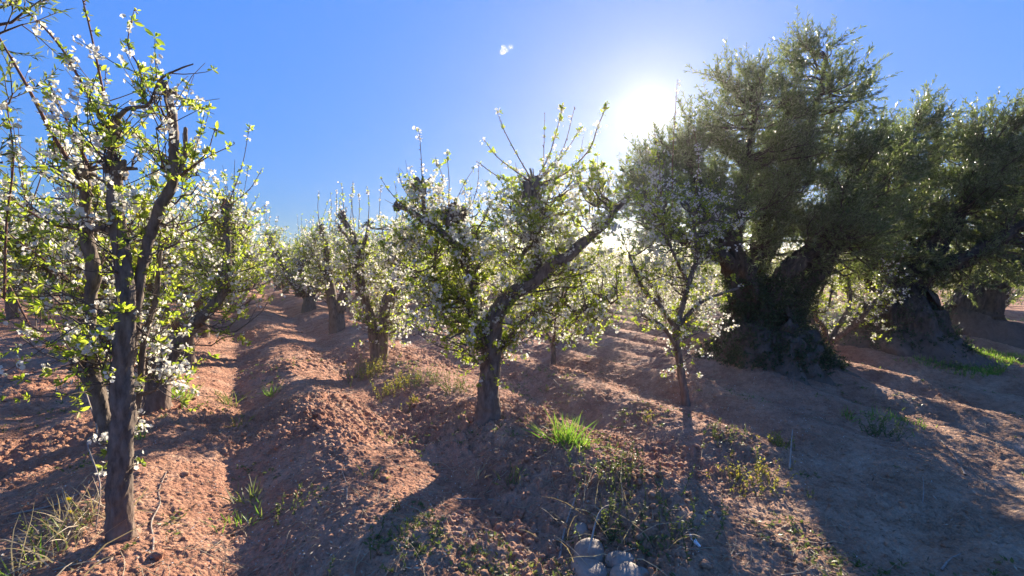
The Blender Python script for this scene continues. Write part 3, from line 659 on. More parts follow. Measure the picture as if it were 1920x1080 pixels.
# --- olives
def make_olive(name, label, base, limbs, blobs, seed, leaf=.055, sprays_per=1.0, group=None, cover=None, flare=None, sides=40, parts=True):
    rng = np.random.default_rng(seed); base = np.array(base, float)
    root = thing(name, label, 'tree', tuple(base), group)
    tb = Tubes(); sk = []; skr = []
    for i, lb in enumerate(limbs):
        pts = np.array([p for p, r in lb]) - base; rad = [r for p, r in lb]
        C, rr = tb.limb(pts, rad, sides=sides if max(rad) > .15 else 14, rough=.30, seed=seed * 7 + i, groove=.55, step=.03)
        sk.append(C[C[:, 2] > 1.2]); skr.append(rr[C[:, 2] > 1.2])
    trk = tb.build('trunk', M['olive_bark'], root)
    sk = np.concatenate(sk); skr = np.concatenate(skr)
    br = Tubes(); tg_ = []; outw = []
    for c, rd, nb in blobs:
        v = nrm(rng.normal(size=(nb, 3))); f = rng.uniform(.15, 1, nb) ** .5
        tg_.append(np.array(c) - base + v * f[:, None] * np.array(rd)); outw.append(v)
    tg_ = np.concatenate(tg_); outw = np.concatenate(outw)
    keep = tg_[:, 2] > .8; tg_ = tg_[keep]; outw = outw[keep]
    BR, sr, dist = branches_to(tg_, sk, skr, rng, .1)
    br.batch(BR, np.clip(.006 + .012 * dist, .006, .035)[:, None] * np.linspace(1, .25, 6)[None], 5)
    # sprays
    n = int(len(BR) * 16 * sprays_per); idx = rng.integers(0, len(BR), n); t_ = 1 - rng.uniform(0, .75, n) ** 1.5
    b0, ax = on_poly(BR, idx, t_); ln = rng.uniform(.18, .42, n)
    SP = spawn(b0, ax * .5 + outw[idx] * .55 + rng.normal(size=(n, 3)) * .5 + [0, 0, .35], ln, rng, .35, .14)
    br.batch(SP, np.linspace(.003, .0012, 5)[None] * np.ones((n, 1)), 3)
    br.build('branches', M['twig'], root)
    nl = int(ln.sum() / .015); idx = rng.choice(n, nl, p=ln / ln.sum()); C, ax = on_poly(SP, idx, rng.uniform(.1, 1, nl))
    D = nrm(ax * .9 + rng.normal(size=(nl, 3)) * .55); sz = leaf * rng.uniform(.6, 1.15, nl)
    V, q = leaves(C, D, nrm(rng.normal(size=(nl, 3)) + [0, 0, .6]), sz, sz * .22, simple=True, droop=.1)
    obj('foliage', mesh_from('olive_foliage', V, [q]), M['olive_leaf'], root)
    if cover is not None:
        # leafy suckers and ivy over the flared foot: follow the trunk surface
        me = trk.data; co = np.zeros(len(me.vertices) * 3); me.vertices.foreach_get('co', co); co = co.reshape(-1, 3)
        no = np.zeros(len(me.vertices) * 3); me.vertices.foreach_get('normal', no); no = no.reshape(-1, 3)
        zmax, dens = cover
        if (no[:, :2] * co[:, :2])[co[:, 2] < .5].sum() < 0: no = -no
        pr = np.clip((zmax - co[:, 2]) / zmax, 0, 1) ** .4 * (co[:, 2] > -.1); j = rng.choice(len(co), dens, p=pr / pr.sum())
        st = spawn(co[j], no[j] * .6 + rng.normal(size=(dens, 3)) * .6 + [0, 0, .3], rng.uniform(.06, .18, dens), rng, .3, .2)
        tv = Tubes(); tv.batch(st, np.full((dens, 5), .0016), 3)
        nl = dens * 11; idx = np.repeat(np.arange(dens), 11); C, ax = on_poly(st, idx, rng.uniform(.1, 1, nl))
        sz = rng.uniform(.015, .038, nl)
        V, q = leaves(C, nrm(ax * .3 + rng.normal(size=(nl, 3))), nrm(rng.normal(size=(nl, 3))), sz, sz * .55, simple=True)
        sg = obj('sucker_growth', mesh_from('sucker_leaves', V, [q]), M['ivy_leaf'], root)
        tv.build('sucker_stems', M['twig'], sg)
    return root
bo = np.array([3.42, 6.35]); zo = gz(*bo)
O1 = [
 [(np.array([bo[0], bo[1], zo - .5]), 1.0), (np.array([bo[0], bo[1], zo - .15]), .80), (np.array([bo[0], bo[1], zo + .12]), .52), (np.array([bo[0] - .02, bo[1], zo + .38]), .36), (P(1440, 640, 6.35), .28), (P(1440, 612, 6.4), .16), (P(1440, 606, 6.4), .04)],
 [(np.array([bo[0] - .25, bo[1] - .1, zo - .3]), .42), (np.array([bo[0] - .18, bo[1] - .1, zo + .2]), .30)] + tr([(1418, 650, 6.3, .235), (1408, 600, 6.35, .22), (1402, 560, 6.35, .20), (1388, 520, 6.3, .19), (1370, 475, 6.25, .165), (1345, 430, 6.2, .13), (1320, 370, 6.2, .09), (1290, 310, 6.2, .05)]),
 [(np.array([bo[0] + .25, bo[1] - .15, zo - .3]), .45), (np.array([bo[0] + .15, bo[1] - .15, zo + .2]), .32)] + tr([(1464, 650, 6.3, .235), (1474, 600, 6.4, .205), (1484, 565, 6.5, .18), (1492, 545, 6.5, .17), (1520, 515, 6.5, .16), (1548, 482, 6.5, .14), (1590, 430, 6.5, .11), (1630, 370, 6.5, .07)]),
 [(np.array([bo[0] - .5, bo[1] - .35, zo - .25]), .22), (np.array([bo[0] - .3, bo[1] - .3, zo + .1]), .15), (P(1425, 640, 6.15), .10), (P(1412, 590, 6.25), .06)],
 [(np.array([bo[0] + .65, bo[1] - .3, zo - .25]), .22), (np.array([bo[0] + .42, bo[1] - .25, zo + .08]), .14), (P(1475, 650, 6.15), .10), (P(1482, 600, 6.3), .05)],
 tr([(1425, 625, 6.3, .2), (1436, 582, 6.25, .13), (1460, 530, 6.3, .12), (1500, 485, 6.3, .12), (1540, 455, 6.3, .1), (1570, 400, 6.3, .08), (1600, 330, 6.3, .05)]),
 tr([(1395, 540, 6.3, .12), (1420, 460, 6.4, .1), (1450, 380, 6.5, .09), (1500, 290, 6.5, .06), (1530, 200, 6.5, .04), (1550, 110, 6.5, .02)]),
 tr([(1375, 490, 6.25, .1), (1385, 400, 6.1, .08), (1400, 300, 6.1, .05), (1420, 200, 6.1, .03)]),
 tr([(1380, 500, 6.25, .12), (1330, 470, 6.0, .09), (1260, 430, 5.9, .07), (1210, 380, 5.9, .04)]),
 tr([(1430, 640, 6.5, .2), (1405, 540, 6.9, .14), (1460, 430, 7.2, .1), (1480, 330, 7.4, .06)]),
]
O1 = O1[:1] + [[(p, r * (.85 if p[2] > 1.1 else 1)) for p, r in l] for l in O1[1:]]
BO1 = [blob(1330, 400, 5.9, 70, 18), blob(1440, 400, 5.9, 75, 20), blob(1500, 330, 6.0, 80, 16), blob(1530, 440, 6.0, 60, 14), blob(1460, 210, 6.4, 50, 10), blob(1600, 250, 6.5, 45, 8), blob(1230, 310, 6.1, 50, 12), blob(1290, 250, 6.2, 40, 8), blob(1590, 455, 6.2, 60, 14), blob(1660, 400, 6.6, 60, 12), blob(1655, 300, 6.6, 40, 8), blob(1540, 85, 6.5, 36, 7), blob(1500, 105, 6.5, 40, 7), blob(1480, 160, 6.5, 50, 11), blob(1395, 170, 6.3, 42, 12), blob(1580, 165, 6.5, 52, 12), blob(1622, 160, 6.5, 30, 5), blob(1360, 150, 6.3, 25, 3), blob(1420, 260, 6.3, 85, 30), blob(1540, 260, 6.5, 90, 30),
       blob(1320, 310, 6.2, 70, 24), blob(1245, 300, 6.1, 55, 14), blob(1400, 350, 6.3, 110, 44), blob(1520, 360, 6.5, 110, 40), blob(1610, 330, 6.5, 85, 24), blob(1640, 240, 6.5, 35, 6), blob(1270, 400, 6.0, 75, 26), blob(1450, 440, 6.9, 90, 30), blob(1590, 440, 6.6, 80, 30), blob(1200, 360, 6.0, 45, 12), blob(1640, 500, 6.8, 45, 5), blob(1350, 230, 6.2, 50, 12),
       blob(1470, 330, 7.6, 100, 22), blob(1550, 400, 7.5, 100, 22), blob(1380, 380, 7.3, 80, 14)]
make_olive('olive_tree', 'tallest olive tree with split trunk and flared foot smothered in suckers', (bo[0], bo[1], zo), O1, BO1, 31, leaf=.062, sprays_per=.8, cover=(1.1, 14000))
bo2 = np.array([6.35, 7.7]); z2 = gz(*bo2)
O2 = [
 [(np.array([bo2[0], bo2[1], z2 - .5]), 1.15), (np.array([bo2[0], bo2[1], z2 - .1]), .9), (np.array([bo2[0], bo2[1], z2 + .2]), .6), (np.array([bo2[0] - .02, bo2[1], z2 + .55]), .42), (P(1688, 600, 7.7), .36), (P(1685, 570, 7.7), .28)],
 tr([(1675, 560, 7.7, .24), (1650, 500, 7.7, .2), (1640, 430, 7.7, .15), (1650, 350, 7.7, .1), (1700, 250, 7.7, .04)]),
 tr([(1690, 560, 7.7, .24), (1720, 490, 7.7, .2), (1770, 430, 7.7, .15), (1820, 360, 7.7, .1), (1860, 280, 7.7, .05)]),
 tr([(1695, 560, 7.7, .2), (1740, 510, 7.5, .14), (1820, 480, 7.3, .1), (1900, 430, 7.2, .07)]), tr([(1685, 560, 7.9, .2), (1690, 450, 8.2, .15), (1740, 340, 8.5, .08), (1760, 260, 8.6, .05)])]
BO2 = [blob(1735, 225, 7.7, 40, 10), blob(1700, 270, 7.7, 55, 18), blob(1780, 290, 7.7, 75, 34), blob(1850, 250, 7.7, 60, 26), blob(1920, 260, 7.6, 75, 30), blob(1650, 330, 7.7, 65, 26), blob(1720, 360, 7.7, 100, 50), blob(1830, 360, 7.6, 110, 56), blob(1930, 380, 7.4, 100, 46),
       blob(1650, 450, 7.7, 90, 40), blob(1760, 470, 7.6, 100, 50), blob(1880, 470, 7.4, 95, 44), blob(1620, 530, 8.2, 50, 8), blob(1720, 540, 7.6, 55, 10), blob(1820, 540, 7.4, 60, 12), blob(1990, 320, 7.6, 90, 30), blob(1780, 380, 8.6, 120, 36)]
make_olive('olive_tree', 'second olive tree with bare flared grey foot and low spreading crown', (bo2[0], bo2[1], z2), O2, BO2, 37, leaf=.068, sprays_per=.75, cover=(.8, 1500))
bo3 = np.array([8.9, 9.1]); z3 = gz(*bo3)
O3 = [[(np.array([bo3[0], bo3[1], z3 - .5]), .9), (np.array([bo3[0], bo3[1], z3 - .1]), .7), (np.array([bo3[0], bo3[1], z3 + .2]), .45), (P(1820, 590, 9.1), .33), (P(1840, 540, 9.1), .28)],
      tr([(1835, 560, 9.1, .2), (1870, 480, 9.2, .16), (1900, 400, 9.3, .1), (1900, 300, 9.3, .05)]), tr([(1835, 560, 9.1, .2), (1930, 480, 9., .14), (2000, 400, 9., .1)])]
BO3 = [blob(1880, 330, 9.4, 80, 30), blob(1960, 320, 9.2, 90, 34), blob(1900, 450, 9.2, 90, 34), blob(2010, 430, 9., 100, 34), blob(1880, 540, 9., 60, 18), blob(1950, 560, 8.9, 60, 18)]
make_olive('olive_tree', 'third olive tree, dark one at the right edge of photo', (bo3[0], bo3[1], z3), O3, BO3, 41, leaf=.08)
# olive outside the frame at left whose sprigs hang into the corner
bx, by = -4.3, 2.0; zb = gz(bx, by)
O4 = [[(np.array([bx, by, zb - .3]), .5), (np.array([bx, by, zb + .1]), .3), (np.array([bx + .05, by, zb + .9]), .2), (np.array([bx + .1, by, 1.6]), .18)],
      [(np.array([bx + .1, by, 1.5]), .14), (np.array([-3.6, 2.05, 2.2]), .08), (P(-90, 60, 2.3), .04), (P(-40, 10, 2.25), .015)], [(np.array([bx + .1, by, 1.5]), .12), (np.array([-3.7, 2.2, 1.9]), .07), (P(-110, 300, 2.4), .03), (P(-60, 250, 2.4), .012)]]
BO4 = [(P(5, 20, 2.2), (.10, .1, .05), 2), (P(70, -5, 2.2), (.10, .1, .04), 2), (P(10, 165, 2.3), (.03, .1, .02), 1), (P(0, 300, 2.3), (.08, .1, .03), 2), (P(-20, 460, 2.4), (.05, .1, .04), 1), (np.array([-3.9, 2.2, 2.8]), (.8, .8, .7), 40)]
make_olive('olive_tree', 'olive whose grey green sprigs hang into the top left corner', (bx, by, zb), O4, BO4, 43, leaf=.05, sprays_per=.3, sides=16)

# ------------------------------------------------------------------ ground cover, weeds, stones, sticks
def gf(x, y):
    x = np.asarray(x, float); y = np.asarray(y, float); return height(x, y) + fine(x, y)
def tuft(px, py, n, h, spread, mat, label, seed, width=.004, cat='grass tuft', name='grass_tuft', lean=.5, group=None):
    rng = np.random.default_rng(seed); x, y, z = ground_pt(px, py)
    root = thing(name, label, cat, (x, y, z), group)
    b = rng.normal(size=(n, 2)) * spread * .4
    Pb = np.stack([b[:, 0], b[:, 1], gf(x + b[:, 0], y + b[:, 1]) - z - .01], -1)
    D = nrm(np.concatenate([b / spread * .6 + rng.normal(size=(n, 2)) * .35 * lean / .5, np.ones((n, 1))], 1)); ln = h * rng.uniform(.4, 1.1, n)
    k = 5; Pn = spawn(Pb, D, ln, rng, -.9 * lean, .1, k)
    S = nrm(np.cross(D, rng.normal(size=(n, 3))))[:, None] * (np.array([1, .9, .75, .5, .05])[None, :, None] * width)
    V = np.stack([Pn - S, Pn + S], 2).reshape(-1, 3)
    i = np.arange(n)[:, None, None] * k * 2 + np.arange(k - 1)[None, :, None] * 2
    q = (i + np.array([0, 1, 3, 2])).reshape(-1, 4)
    obj('blades', mesh_from('blades', V, [q]), mat, root); return root
def weed(px, py, n, h, spread, mat, label, seed, leaf=.018, cat='weed', name='weed', group=None, flower=None):
    rng = np.random.default_rng(seed); x, y, z = ground_pt(px, py); root = thing(name, label, cat, (x, y, z), group)
    b = rng.normal(size=(n, 2)) * spread * .45
    Pb = np.stack([b[:, 0], b[:, 1], gf(x + b[:, 0], y + b[:, 1]) - z - .01], -1); ln = h * rng.uniform(.4, 1.1, n)
    st = spawn(Pb, np.concatenate([rng.normal(size=(n, 2)) * .4, np.ones((n, 1))], 1), ln, rng, .2, .15)
    tb = Tubes(); tb.batch(st, np.linspace(.0025, .001, 5)[None] * np.ones((n, 1)), 3); tb.build('stems', M['dull_weed'], root)
    m_ = int(n * h / .010); idx = rng.choice(n, m_, p=ln / ln.sum()); C, ax = on_poly(st, idx, rng.uniform(.1, 1, m_)); sz = leaf * rng.uniform(.6, 1.3, m_)
    V, q = leaves(C, nrm(ax * .4 + rng.normal(size=(m_, 3))), nrm(rng.normal(size=(m_, 3)) + [0, 0, 1]), sz, sz * .45, simple=True)
    obj('leaves', mesh_from('weed_leaves', V, [q]), mat, root)
    if flower:
        C = st[:flower, -1]; V, fs = flowers(np.repeat(C, 3, 0), nrm(rng.normal(size=(len(C) * 3, 3)) + [0, 0, 1]), np.full(len(C) * 3, .03), rng)
        obj('flowers', mesh_from('weed_flowers', V, fs), M['petal_yellow'], root)
    return root
G = M['grass']
tuft(1062, 835, 110, .26, .17, G, 'bright lime green grass clump right of the middle trunk', 1, .0045)
tuft(1085, 850, 40, .12, .12, G, 'low bright grass at the foot of the lime green clump', 2, .005)
tuft(333, 748, 90, .24, .16, G, 'dark green grass tuft under the left row of trees', 3)
tuft(512, 742, 26, .20, .08, G, 'small spiky grass tuft on top of the path ridge', 4)
tuft(432, 760, 26, .24, .10, M['dull_weed'], 'thin grass tuft in the furrow, farther one', 5)
tuft(446, 806, 28, .14, .12, M['yellow_weed'], 'yellowish low tuft in the furrow halfway', 6)
tuft(470, 940, 30, .15, .10, M['dull_weed'], 'sparse weedy tuft in the furrow near the front', 7)
tuft(452, 985, 45, .09, .15, G, 'flat green tuft at the near end of the furrow', 8)
tuft(265, 825, 22, .12, .06, G, 'little green tuft behind the nearest trunk', 9)
tuft(70, 1060, 24, .14, .22, G, 'green grass under the dry stalks in bottom left corner', 10)
tuft(960, 905, 40, .10, .12, M['dull_weed'], 'dull low tuft below the middle trunk', 11)
tuft(1590, 788, 24, .14, .07, G, 'small grass tuft beside the olive shadow', 12)
tuft(1655, 785, 70, .10, .22, G, 'patchy grass on the edge of the track', 13)
tuft(1700, 795, 60, .08, .20, G, 'bright low grass patch right of the patchy grass', 14)
tuft(890, 905, 16, .16, .1, M['straw'], 'dry bent grass blades on the clods', 15)
tuft(700, 895, 18, .10, .1, M['dull_weed'], 'pale grey green sprout on the path ridge', 16)
weed(695, 705, 60, .24, .30, M['yellow_weed'], 'bushy yellow green weed under the twin stemmed tree', 21)
weed(740, 735, 50, .22, .26, M['yellow_weed'], 'reddish yellow weed right of the bushy yellow one', 22)
weed(800, 715, 40, .18, .26, M['dull_weed'], 'light green weed between two trunks', 23)
weed(855, 735, 26, .26, .16, M['dull_weed'], 'tall dull weed left of the middle trunk', 24)
weed(775, 765, 16, .12, .12, M['yellow_weed'], 'tiny yellow weed in the dark furrow', 25)
weed(1213, 788, 10, .10, .05, M['yellow_weed'], 'single yellow sprig on the sunlit ridge', 26)
weed(1150, 905, 30, .26, .22, M['dull_weed'], 'loose weed in the hollow right of the lime clump', 27)
weed(1240, 990, 20, .22, .32, M['dull_weed'], 'straggly green weed behind the river stones', 28, .02)
weed(1130, 985, 14, .2, .18, M['dull_weed'], 'thin weed with red stems just above the stones', 29)
weed(1460, 840, 26, .14, .12, M['yellow_weed'], 'yellow green weed by the short upright stick', 30)
weed(1410, 900, 70, .12, .34, M['yellow_weed'], 'spreading brownish yellow weed on the sandy patch', 31)
weed(1350, 830, 24, .12, .2, M['dull_weed'], 'small weed at the ridge left of the track', 32)
weed(1650, 820, 30, .22, .16, M['dull_weed'], 'woody little weed at the tip of the olive shadow', 33)
weed(1790, 705, 30, .14, .25, M['dull_weed'], 'low weed beside the second olive foot', 34)
weed(120, 1000, 14, .2, .18, M['dull_weed'], 'weed with small yellow flower beside nearest trunk', 35, flower=2)
weed(560, 950, 20, .1, .25, M['dull_weed'], 'scattered small weed on the shaded ridge', 36)
weed(770, 1010, 30, .12, .3, M['dull_weed'], 'sparse weed in the bottom middle shade', 37)
tuft(150, 985, 90, .24, .26, M['straw'], 'dry straw clump leaning on the nearest trunk', 41, .0035, 'dry grass', 'dry_grass', .9)
tuft(60, 1075, 90, .36, .4, M['straw'], 'dry stalks lying in the bottom left corner', 42, .0035, 'dry grass', 'dry_grass', 1.4)
tuft(1170, 1000, 60, .35, .4, M['straw'], 'dry stalks tangled above the river stones', 43, .003, 'dry grass', 'dry_grass', 1.0)

def stick(pts, r, label, mat='dry_wood', name='dry_stick', lift=()):
    pw = []
    for i, (a, b) in enumerate(pts):
        x, y, z = ground_pt(a, b); pw.append(np.array([x, y, z + .018 + (lift[i] if i < len(lift) else 0)]))
    base = pw[0].copy(); root = thing(name, label, 'stick', tuple(base)); tb = Tubes()
    tb.limb([p - base for p in pw], np.linspace(r, r * .5, len(pw)), sides=6, step=.03, rough=.25, seed=int(pts[0][0]))
    root2 = tb.build('stem', M[mat], root); return root
stick([(1283, 892), (1310, 876), (1360, 868), (1420, 862)], .007, 'bent pale stick lying left of the upright stick')
stick([(1480, 885), (1482, 870), (1484, 860)], .008, 'short curved stick standing in the olive shadow', lift=(0, .12, .22))
stick([(1810, 895), (1790, 860), (1765, 830)], .008, 'curved dry stick on the sunny side of the track')
stick([(1765, 1075), (1780, 1055), (1800, 1045)], .006, 'small curved stick at the bottom right of the track')
stick([(1045, 1080), (1060, 1000), (1085, 945)], .008, 'pale stick pointing up left of the river stones', lift=(0, .02, .08))
stick([(1102, 1080), (1125, 1010), (1160, 960)], .006, 'thin stick leaning over the round river stone', lift=(.1, .14, .03))
stick([(1000, 800), (1040, 850), (1085, 885), (1120, 920)], .005, 'long thin cane lying below the lime grass')
stick([(970, 840), (1030, 880), (1080, 925), (1130, 965)], .006, 'second long cane parallel to the first below it')
stick([(1033, 710), (1060, 735), (1095, 748)], .006, 'curved twig on the ridge right of middle trunk')
stick([(856, 940), (920, 942), (990, 948)], .006, 'straight grey stick across the shaded clods')
stick([(947, 1078), (975, 1045), (993, 1018)], .008, 'pale stick at the bottom edge left of stones')
stick([(284, 1055), (288, 1020), (284, 985), (300, 950), (298, 925), (312, 890)], .006, 'thick broken branch half buried right of nearest trunk')
stick([(650, 945), (650, 915), (640, 885)], .005, 'hooked twig on the path ridge')
stick([(0, 975), (60, 962), (110, 950), (150, 930)], .007, 'long straw coloured cane at left edge')
stick([(1700, 860), (1780, 890), (1860, 915)], .004, 'fine twig crossing the reddish track bank')
stick([(165, 790), (185, 860), (168, 905), (190, 960), (180, 1000)], .006, 'crooked vine hanging down beside nearest trunk', lift=(.25, .2, .25, .15, 0))
stick([(1728, 958), (1731, 940), (1729, 925)], .004, 'tiny upright straw in the shaded track', lift=(0, .05, .1))
stick([(440, 850), (425, 830), (445, 800)], .005, 'twisted root end in the furrow')

def stone(px, py, r, sc, label, seed):
    import bmesh
    x, y, z = ground_pt(px, py); bm = bmesh.new(); bmesh.ops.create_icosphere(bm, subdivisions=4, radius=1)
    co = np.array([v.co for v in bm.verts]); k = 1 + .10 * perlin(co[:, 0] * 1.5 + seed, co[:, 1] * 1.5 + co[:, 2], seed) + .006 * perlin(co[:, 0] * 6 + seed, co[:, 2] * 6 + co[:, 1] * 4, seed)
    for v, c, kk in zip(bm.verts, co, k): v.co = Vector(c * kk * np.array(sc) * r)
    me = bpy.data.meshes.new('stone'); bm.to_mesh(me); bm.free(); smooth(me)
    o = obj('river_stone', me, M['stone']); o.location = (x, y, z + r * sc[2] * .15); o.rotation_euler = (.2 * math.sin(seed), .2 * math.cos(seed), seed); return tag(o, label, 'stone')
stone(1106, 1046, .095, (1, .9, .9), 'round brown grey river stone with straws across it', 1)
stone(1112, 1085, .115, (1.2, .9, .6), 'flat grey river stone in front of the round one', 2)
stone(1172, 1062, .085, (1.1, .8, .7), 'knobbly river stone right of the round one', 3)
stone(1180, 1092, .10, (1.1, .9, .7), 'pale smooth river stone at the bottom edge', 4)
stone(1092, 1000, .055, (1.1, .9, .8), 'small tan stone behind the round river stone', 5)
stone(1205, 1085, .05, (1.1, .9, .8), 'little stone at the right of the stone group', 6)
stone(1055, 1065, .045, (1.1, .9, .7), 'little grey stone left of the stone group', 7)
# scrap of white
x, y, z = ground_pt(1300, 1022)
tb = Tubes(); tb.limb([np.array([-.005, .05, .03]), np.array([0, 0, .02]), np.array([.012, -.05, .015])], [.004, .012, .008], sides=8, rough=.3)
mt, t_, o_ = newmat('white_plastic'); b_ = nn(t_, 'ShaderNodeBsdfPrincipled', Roughness=.5); b_.inputs['Base Color'].default_value = (.8, .8, .78, 1); t_.links.new(b_.outputs[0], o_.inputs[0])
o = tb.build('plastic_scrap', mt); o.location = (x, y, z + .01); tag(o, 'narrow white plastic scrap on shaded soil near the bottom', 'litter')

# clods, straw bits and leaf litter nobody could count
def scatter(n, seed, rmin=2.0, rmax=13., wide=58):
    rng = np.random.default_rng(seed); r = np.exp(rng.uniform(math.log(rmin), math.log(rmax), n)); a = R(wide) * rng.uniform(-1, 1, n)
    x = np.sin(a) * r; y = np.cos(a) * r; return x, y, gf(x, y), rng
def build_clods():
    x, y, z, rng = scatter(20000, 61)
    t, n = field(x, y)
    dens = .25 + .75 * sst(-.1, .4, fbm(x * .6, y * .6, 2, 21) + .5 * np.exp(-((n - 1.4) / .5) ** 2) + .4 * np.exp(-((n - 2.7) / .4) ** 2) - .2 * (n > 4))
    k = rng.uniform(size=len(x)) < dens; x, y, z = x[k], y[k], z[k]; n = len(x)
    s = .003 + .011 * rng.pareto(2.2, n).clip(0, 2.6)
    ph = (1 + 5 ** .5) / 2
    ico = nrm(np.array([(-1, ph, 0), (1, ph, 0), (-1, -ph, 0), (1, -ph, 0), (0, -1, ph), (0, 1, ph), (0, -1, -ph), (0, 1, -ph), (ph, 0, -1), (ph, 0, 1), (-ph, 0, -1), (-ph, 0, 1)], float))
    fi = np.array([(0, 11, 5), (0, 5, 1), (0, 1, 7), (0, 7, 10), (0, 10, 11), (1, 5, 9), (5, 11, 4), (11, 10, 2), (10, 7, 6), (7, 1, 8), (3, 9, 4), (3, 4, 2), (3, 2, 6), (3, 6, 8), (3, 8, 9), (4, 9, 5), (2, 4, 11), (6, 2, 10), (8, 6, 7), (9, 8, 1)])
    V = ico[None] * (s[:, None, None] * rng.uniform(.6, 1.25, (n, 12, 1))) * rng.uniform(.6, 1.2, (n, 1, 3)) * [1, 1, .75]
    a = rng.uniform(0, 6.28, n)[:, None]; X = V[..., 0] * np.cos(a) - V[..., 1] * np.sin(a); Y = V[..., 0] * np.sin(a) + V[..., 1] * np.cos(a)
    V = np.stack([X + x[:, None], Y + y[:, None], V[..., 2] + z[:, None] + s[:, None] * .05], -1).reshape(-1, 3)
    f = (np.arange(n)[:, None, None] * 12 + fi[None]).reshape(-1, 3)
    me = mesh_from('clods', V, [f]); smooth(me); tag(obj('soil_clods', me, M['soil']), 'crumbled soil clods over the tilled ground', None, None, 'stuff')
build_clods()
def build_litter():
    x, y, z, rng = scatter(24000, 62, 2.0, 16)
    n = len(x); D = rng.normal(size=(n, 3)) * [1, 1, .15]; D = nrm(D); sz = rng.uniform(.012, .038, n)
    V, q = leaves(np.stack([x, y, z + .004], -1), D, nrm(rng.normal(size=(n, 3)) * .35 + [0, 0, 1]), sz, sz * .3, simple=True, droop=-.1)
    tag(obj('leaf_litter', mesh_from('litter', V, [q]), M['litter']), 'small dead leaves and chips scattered on the soil', None, None, 'stuff')
    x, y, z, rng = scatter(3500, 63, 2.0, 12); k = (perlin(x * .7, y * .7, 70) + rng.uniform(0, .6, len(x))) > .25; x, y, z = x[k], y[k], z[k]; n = len(x)
    Pn = spawn(np.stack([x, y, z + .008], -1), nrm(rng.normal(size=(n, 3)) * [1, 1, .08]), rng.uniform(.05, .30, n), rng, .02, .12)
    Pn[..., 2] = gf(Pn[..., 0], Pn[..., 1]) + .008 + rng.uniform(0, .012, (n, 5))
    tb = Tubes(); tb.batch(Pn, np.linspace(1, .6, 5)[None] * rng.uniform(.0012, .0028, n)[:, None], 3)
    tag(tb.build('straw_bits', M['straw']), 'short dry straws and twiglets strewn on the soil', None, None, 'stuff')
    rng = np.random.default_rng(68); n = 9000; r = np.exp(rng.uniform(math.log(2.1), math.log(12), n)); a = R(56) * rng.uniform(-1, 1, n); x = np.sin(a) * r; y = np.cos(a) * r
    t, nn_ = field(x, y); k = fbm(x * 1.1, y * 1.1, 3, 95) + .35 * np.exp(-((nn_ - .02) / .25) ** 2) + .3 * np.exp(-((nn_ - 3) / .6) ** 2) > .42; x, y = x[k], y[k]; n = len(x); z = gf(x, y)
    Pb = np.repeat(np.stack([x, y, z], -1), 6, 0) + rng.normal(scale=.012, size=(n * 6, 3)) * [1, 1, .3]; sz = rng.uniform(.012, .04, n * 6)
    V, q = leaves(Pb, nrm(rng.normal(size=(n * 6, 3)) * [1, 1, .4] + [0, 0, .7]), nrm(rng.normal(size=(n * 6, 3)) * .5 + [0, 0, 1]), sz, sz * rng.uniform(.2, .6, n * 6), simple=True)
    tag(obj('seedlings', mesh_from('seedlings', V, [q]), M['dull_weed']), 'tiny green seedlings sprouting in patches on the soil', None, None, 'stuff')
    # fallen petals below the trees
    rng = np.random.default_rng(66); n = 5000; c = np.array([(b1[0], b1[1]), (b2[0], b2[1]), (b3[0], b3[1]), (b4[0], b4[1]), (b5[0], b5[1])])[rng.integers(0, 5, n)]
    x = c[:, 0] + rng.normal(size=n) * .9; y = c[:, 1] + rng.normal(size=n) * .9; z = gf(x, y); sz = rng.uniform(.008, .014, n)
    V, q = leaves(np.stack([x, y, z + .004], -1), nrm(rng.normal(size=(n, 3)) * [1, 1, .2]), nrm(rng.normal(size=(n, 3)) * .3 + [0, 0, 1]), sz, sz * .8, simple=True)
    tag(obj('fallen_petals', mesh_from('petals', V, [q]), M['blossom']), 'fallen white petals under the plum trees', None, None, 'stuff')
    # thin grass cover at far right, under the olives and between the rows
    rng = np.random.default_rng(64); n = 70000
    t = 2.0 + rng.uniform(0, 1, n) ** 1.5 * 12; nn_ = rng.uniform(8.3, 21, n)
    x = ROWD[0] * t + ROWN[0] * nn_; y = ROWD[1] * t + ROWN[1] * nn_
    k = (fbm(x * .5, y * .5, 3, 80) > .12); x, y = x[k], y[k]; n = len(x); z = gf(x, y)
    sz = rng.uniform(.04, .10, n); V, q = leaves(np.stack([x, y, z], -1), nrm(rng.normal(size=(n, 3)) * .45 + [0, 0, 1]), nrm(rng.normal(size=(n, 3))), sz, np.full(n, .009), simple=True)
    tag(obj('ground_cover', mesh_from('cover', V, [q]), G), 'thin green grass spreading beneath the far right trees', None, None, 'stuff')
build_litter()

# far wood closing the horizon
def far_wood():
    rng = np.random.default_rng(90); n = 60000; a = rng.uniform(R(-75), R(75), n); r = rng.uniform(110, 150, n)
    hmax = 3.2 + 1.2 * perlin(a * 25, a * 0, 91) + .8 * perlin(a * 90, a * 0, 92); z = rng.uniform(0, 1, n) ** .8 * hmax
    Pb = np.stack([np.sin(a) * r, np.cos(a) * r, z], -1); sz = rng.uniform(.5, 1.1, n)
    V, q = leaves(Pb, nrm(rng.normal(size=(n, 3))), nrm(rng.normal(size=(n, 3))), sz, sz * .7, simple=True)
    tag(obj('far_wood', mesh_from('wood', V, [q]), M['ivy_leaf']), 'dark distant tree belt on the horizon', None, None, 'stuff')
far_wood()

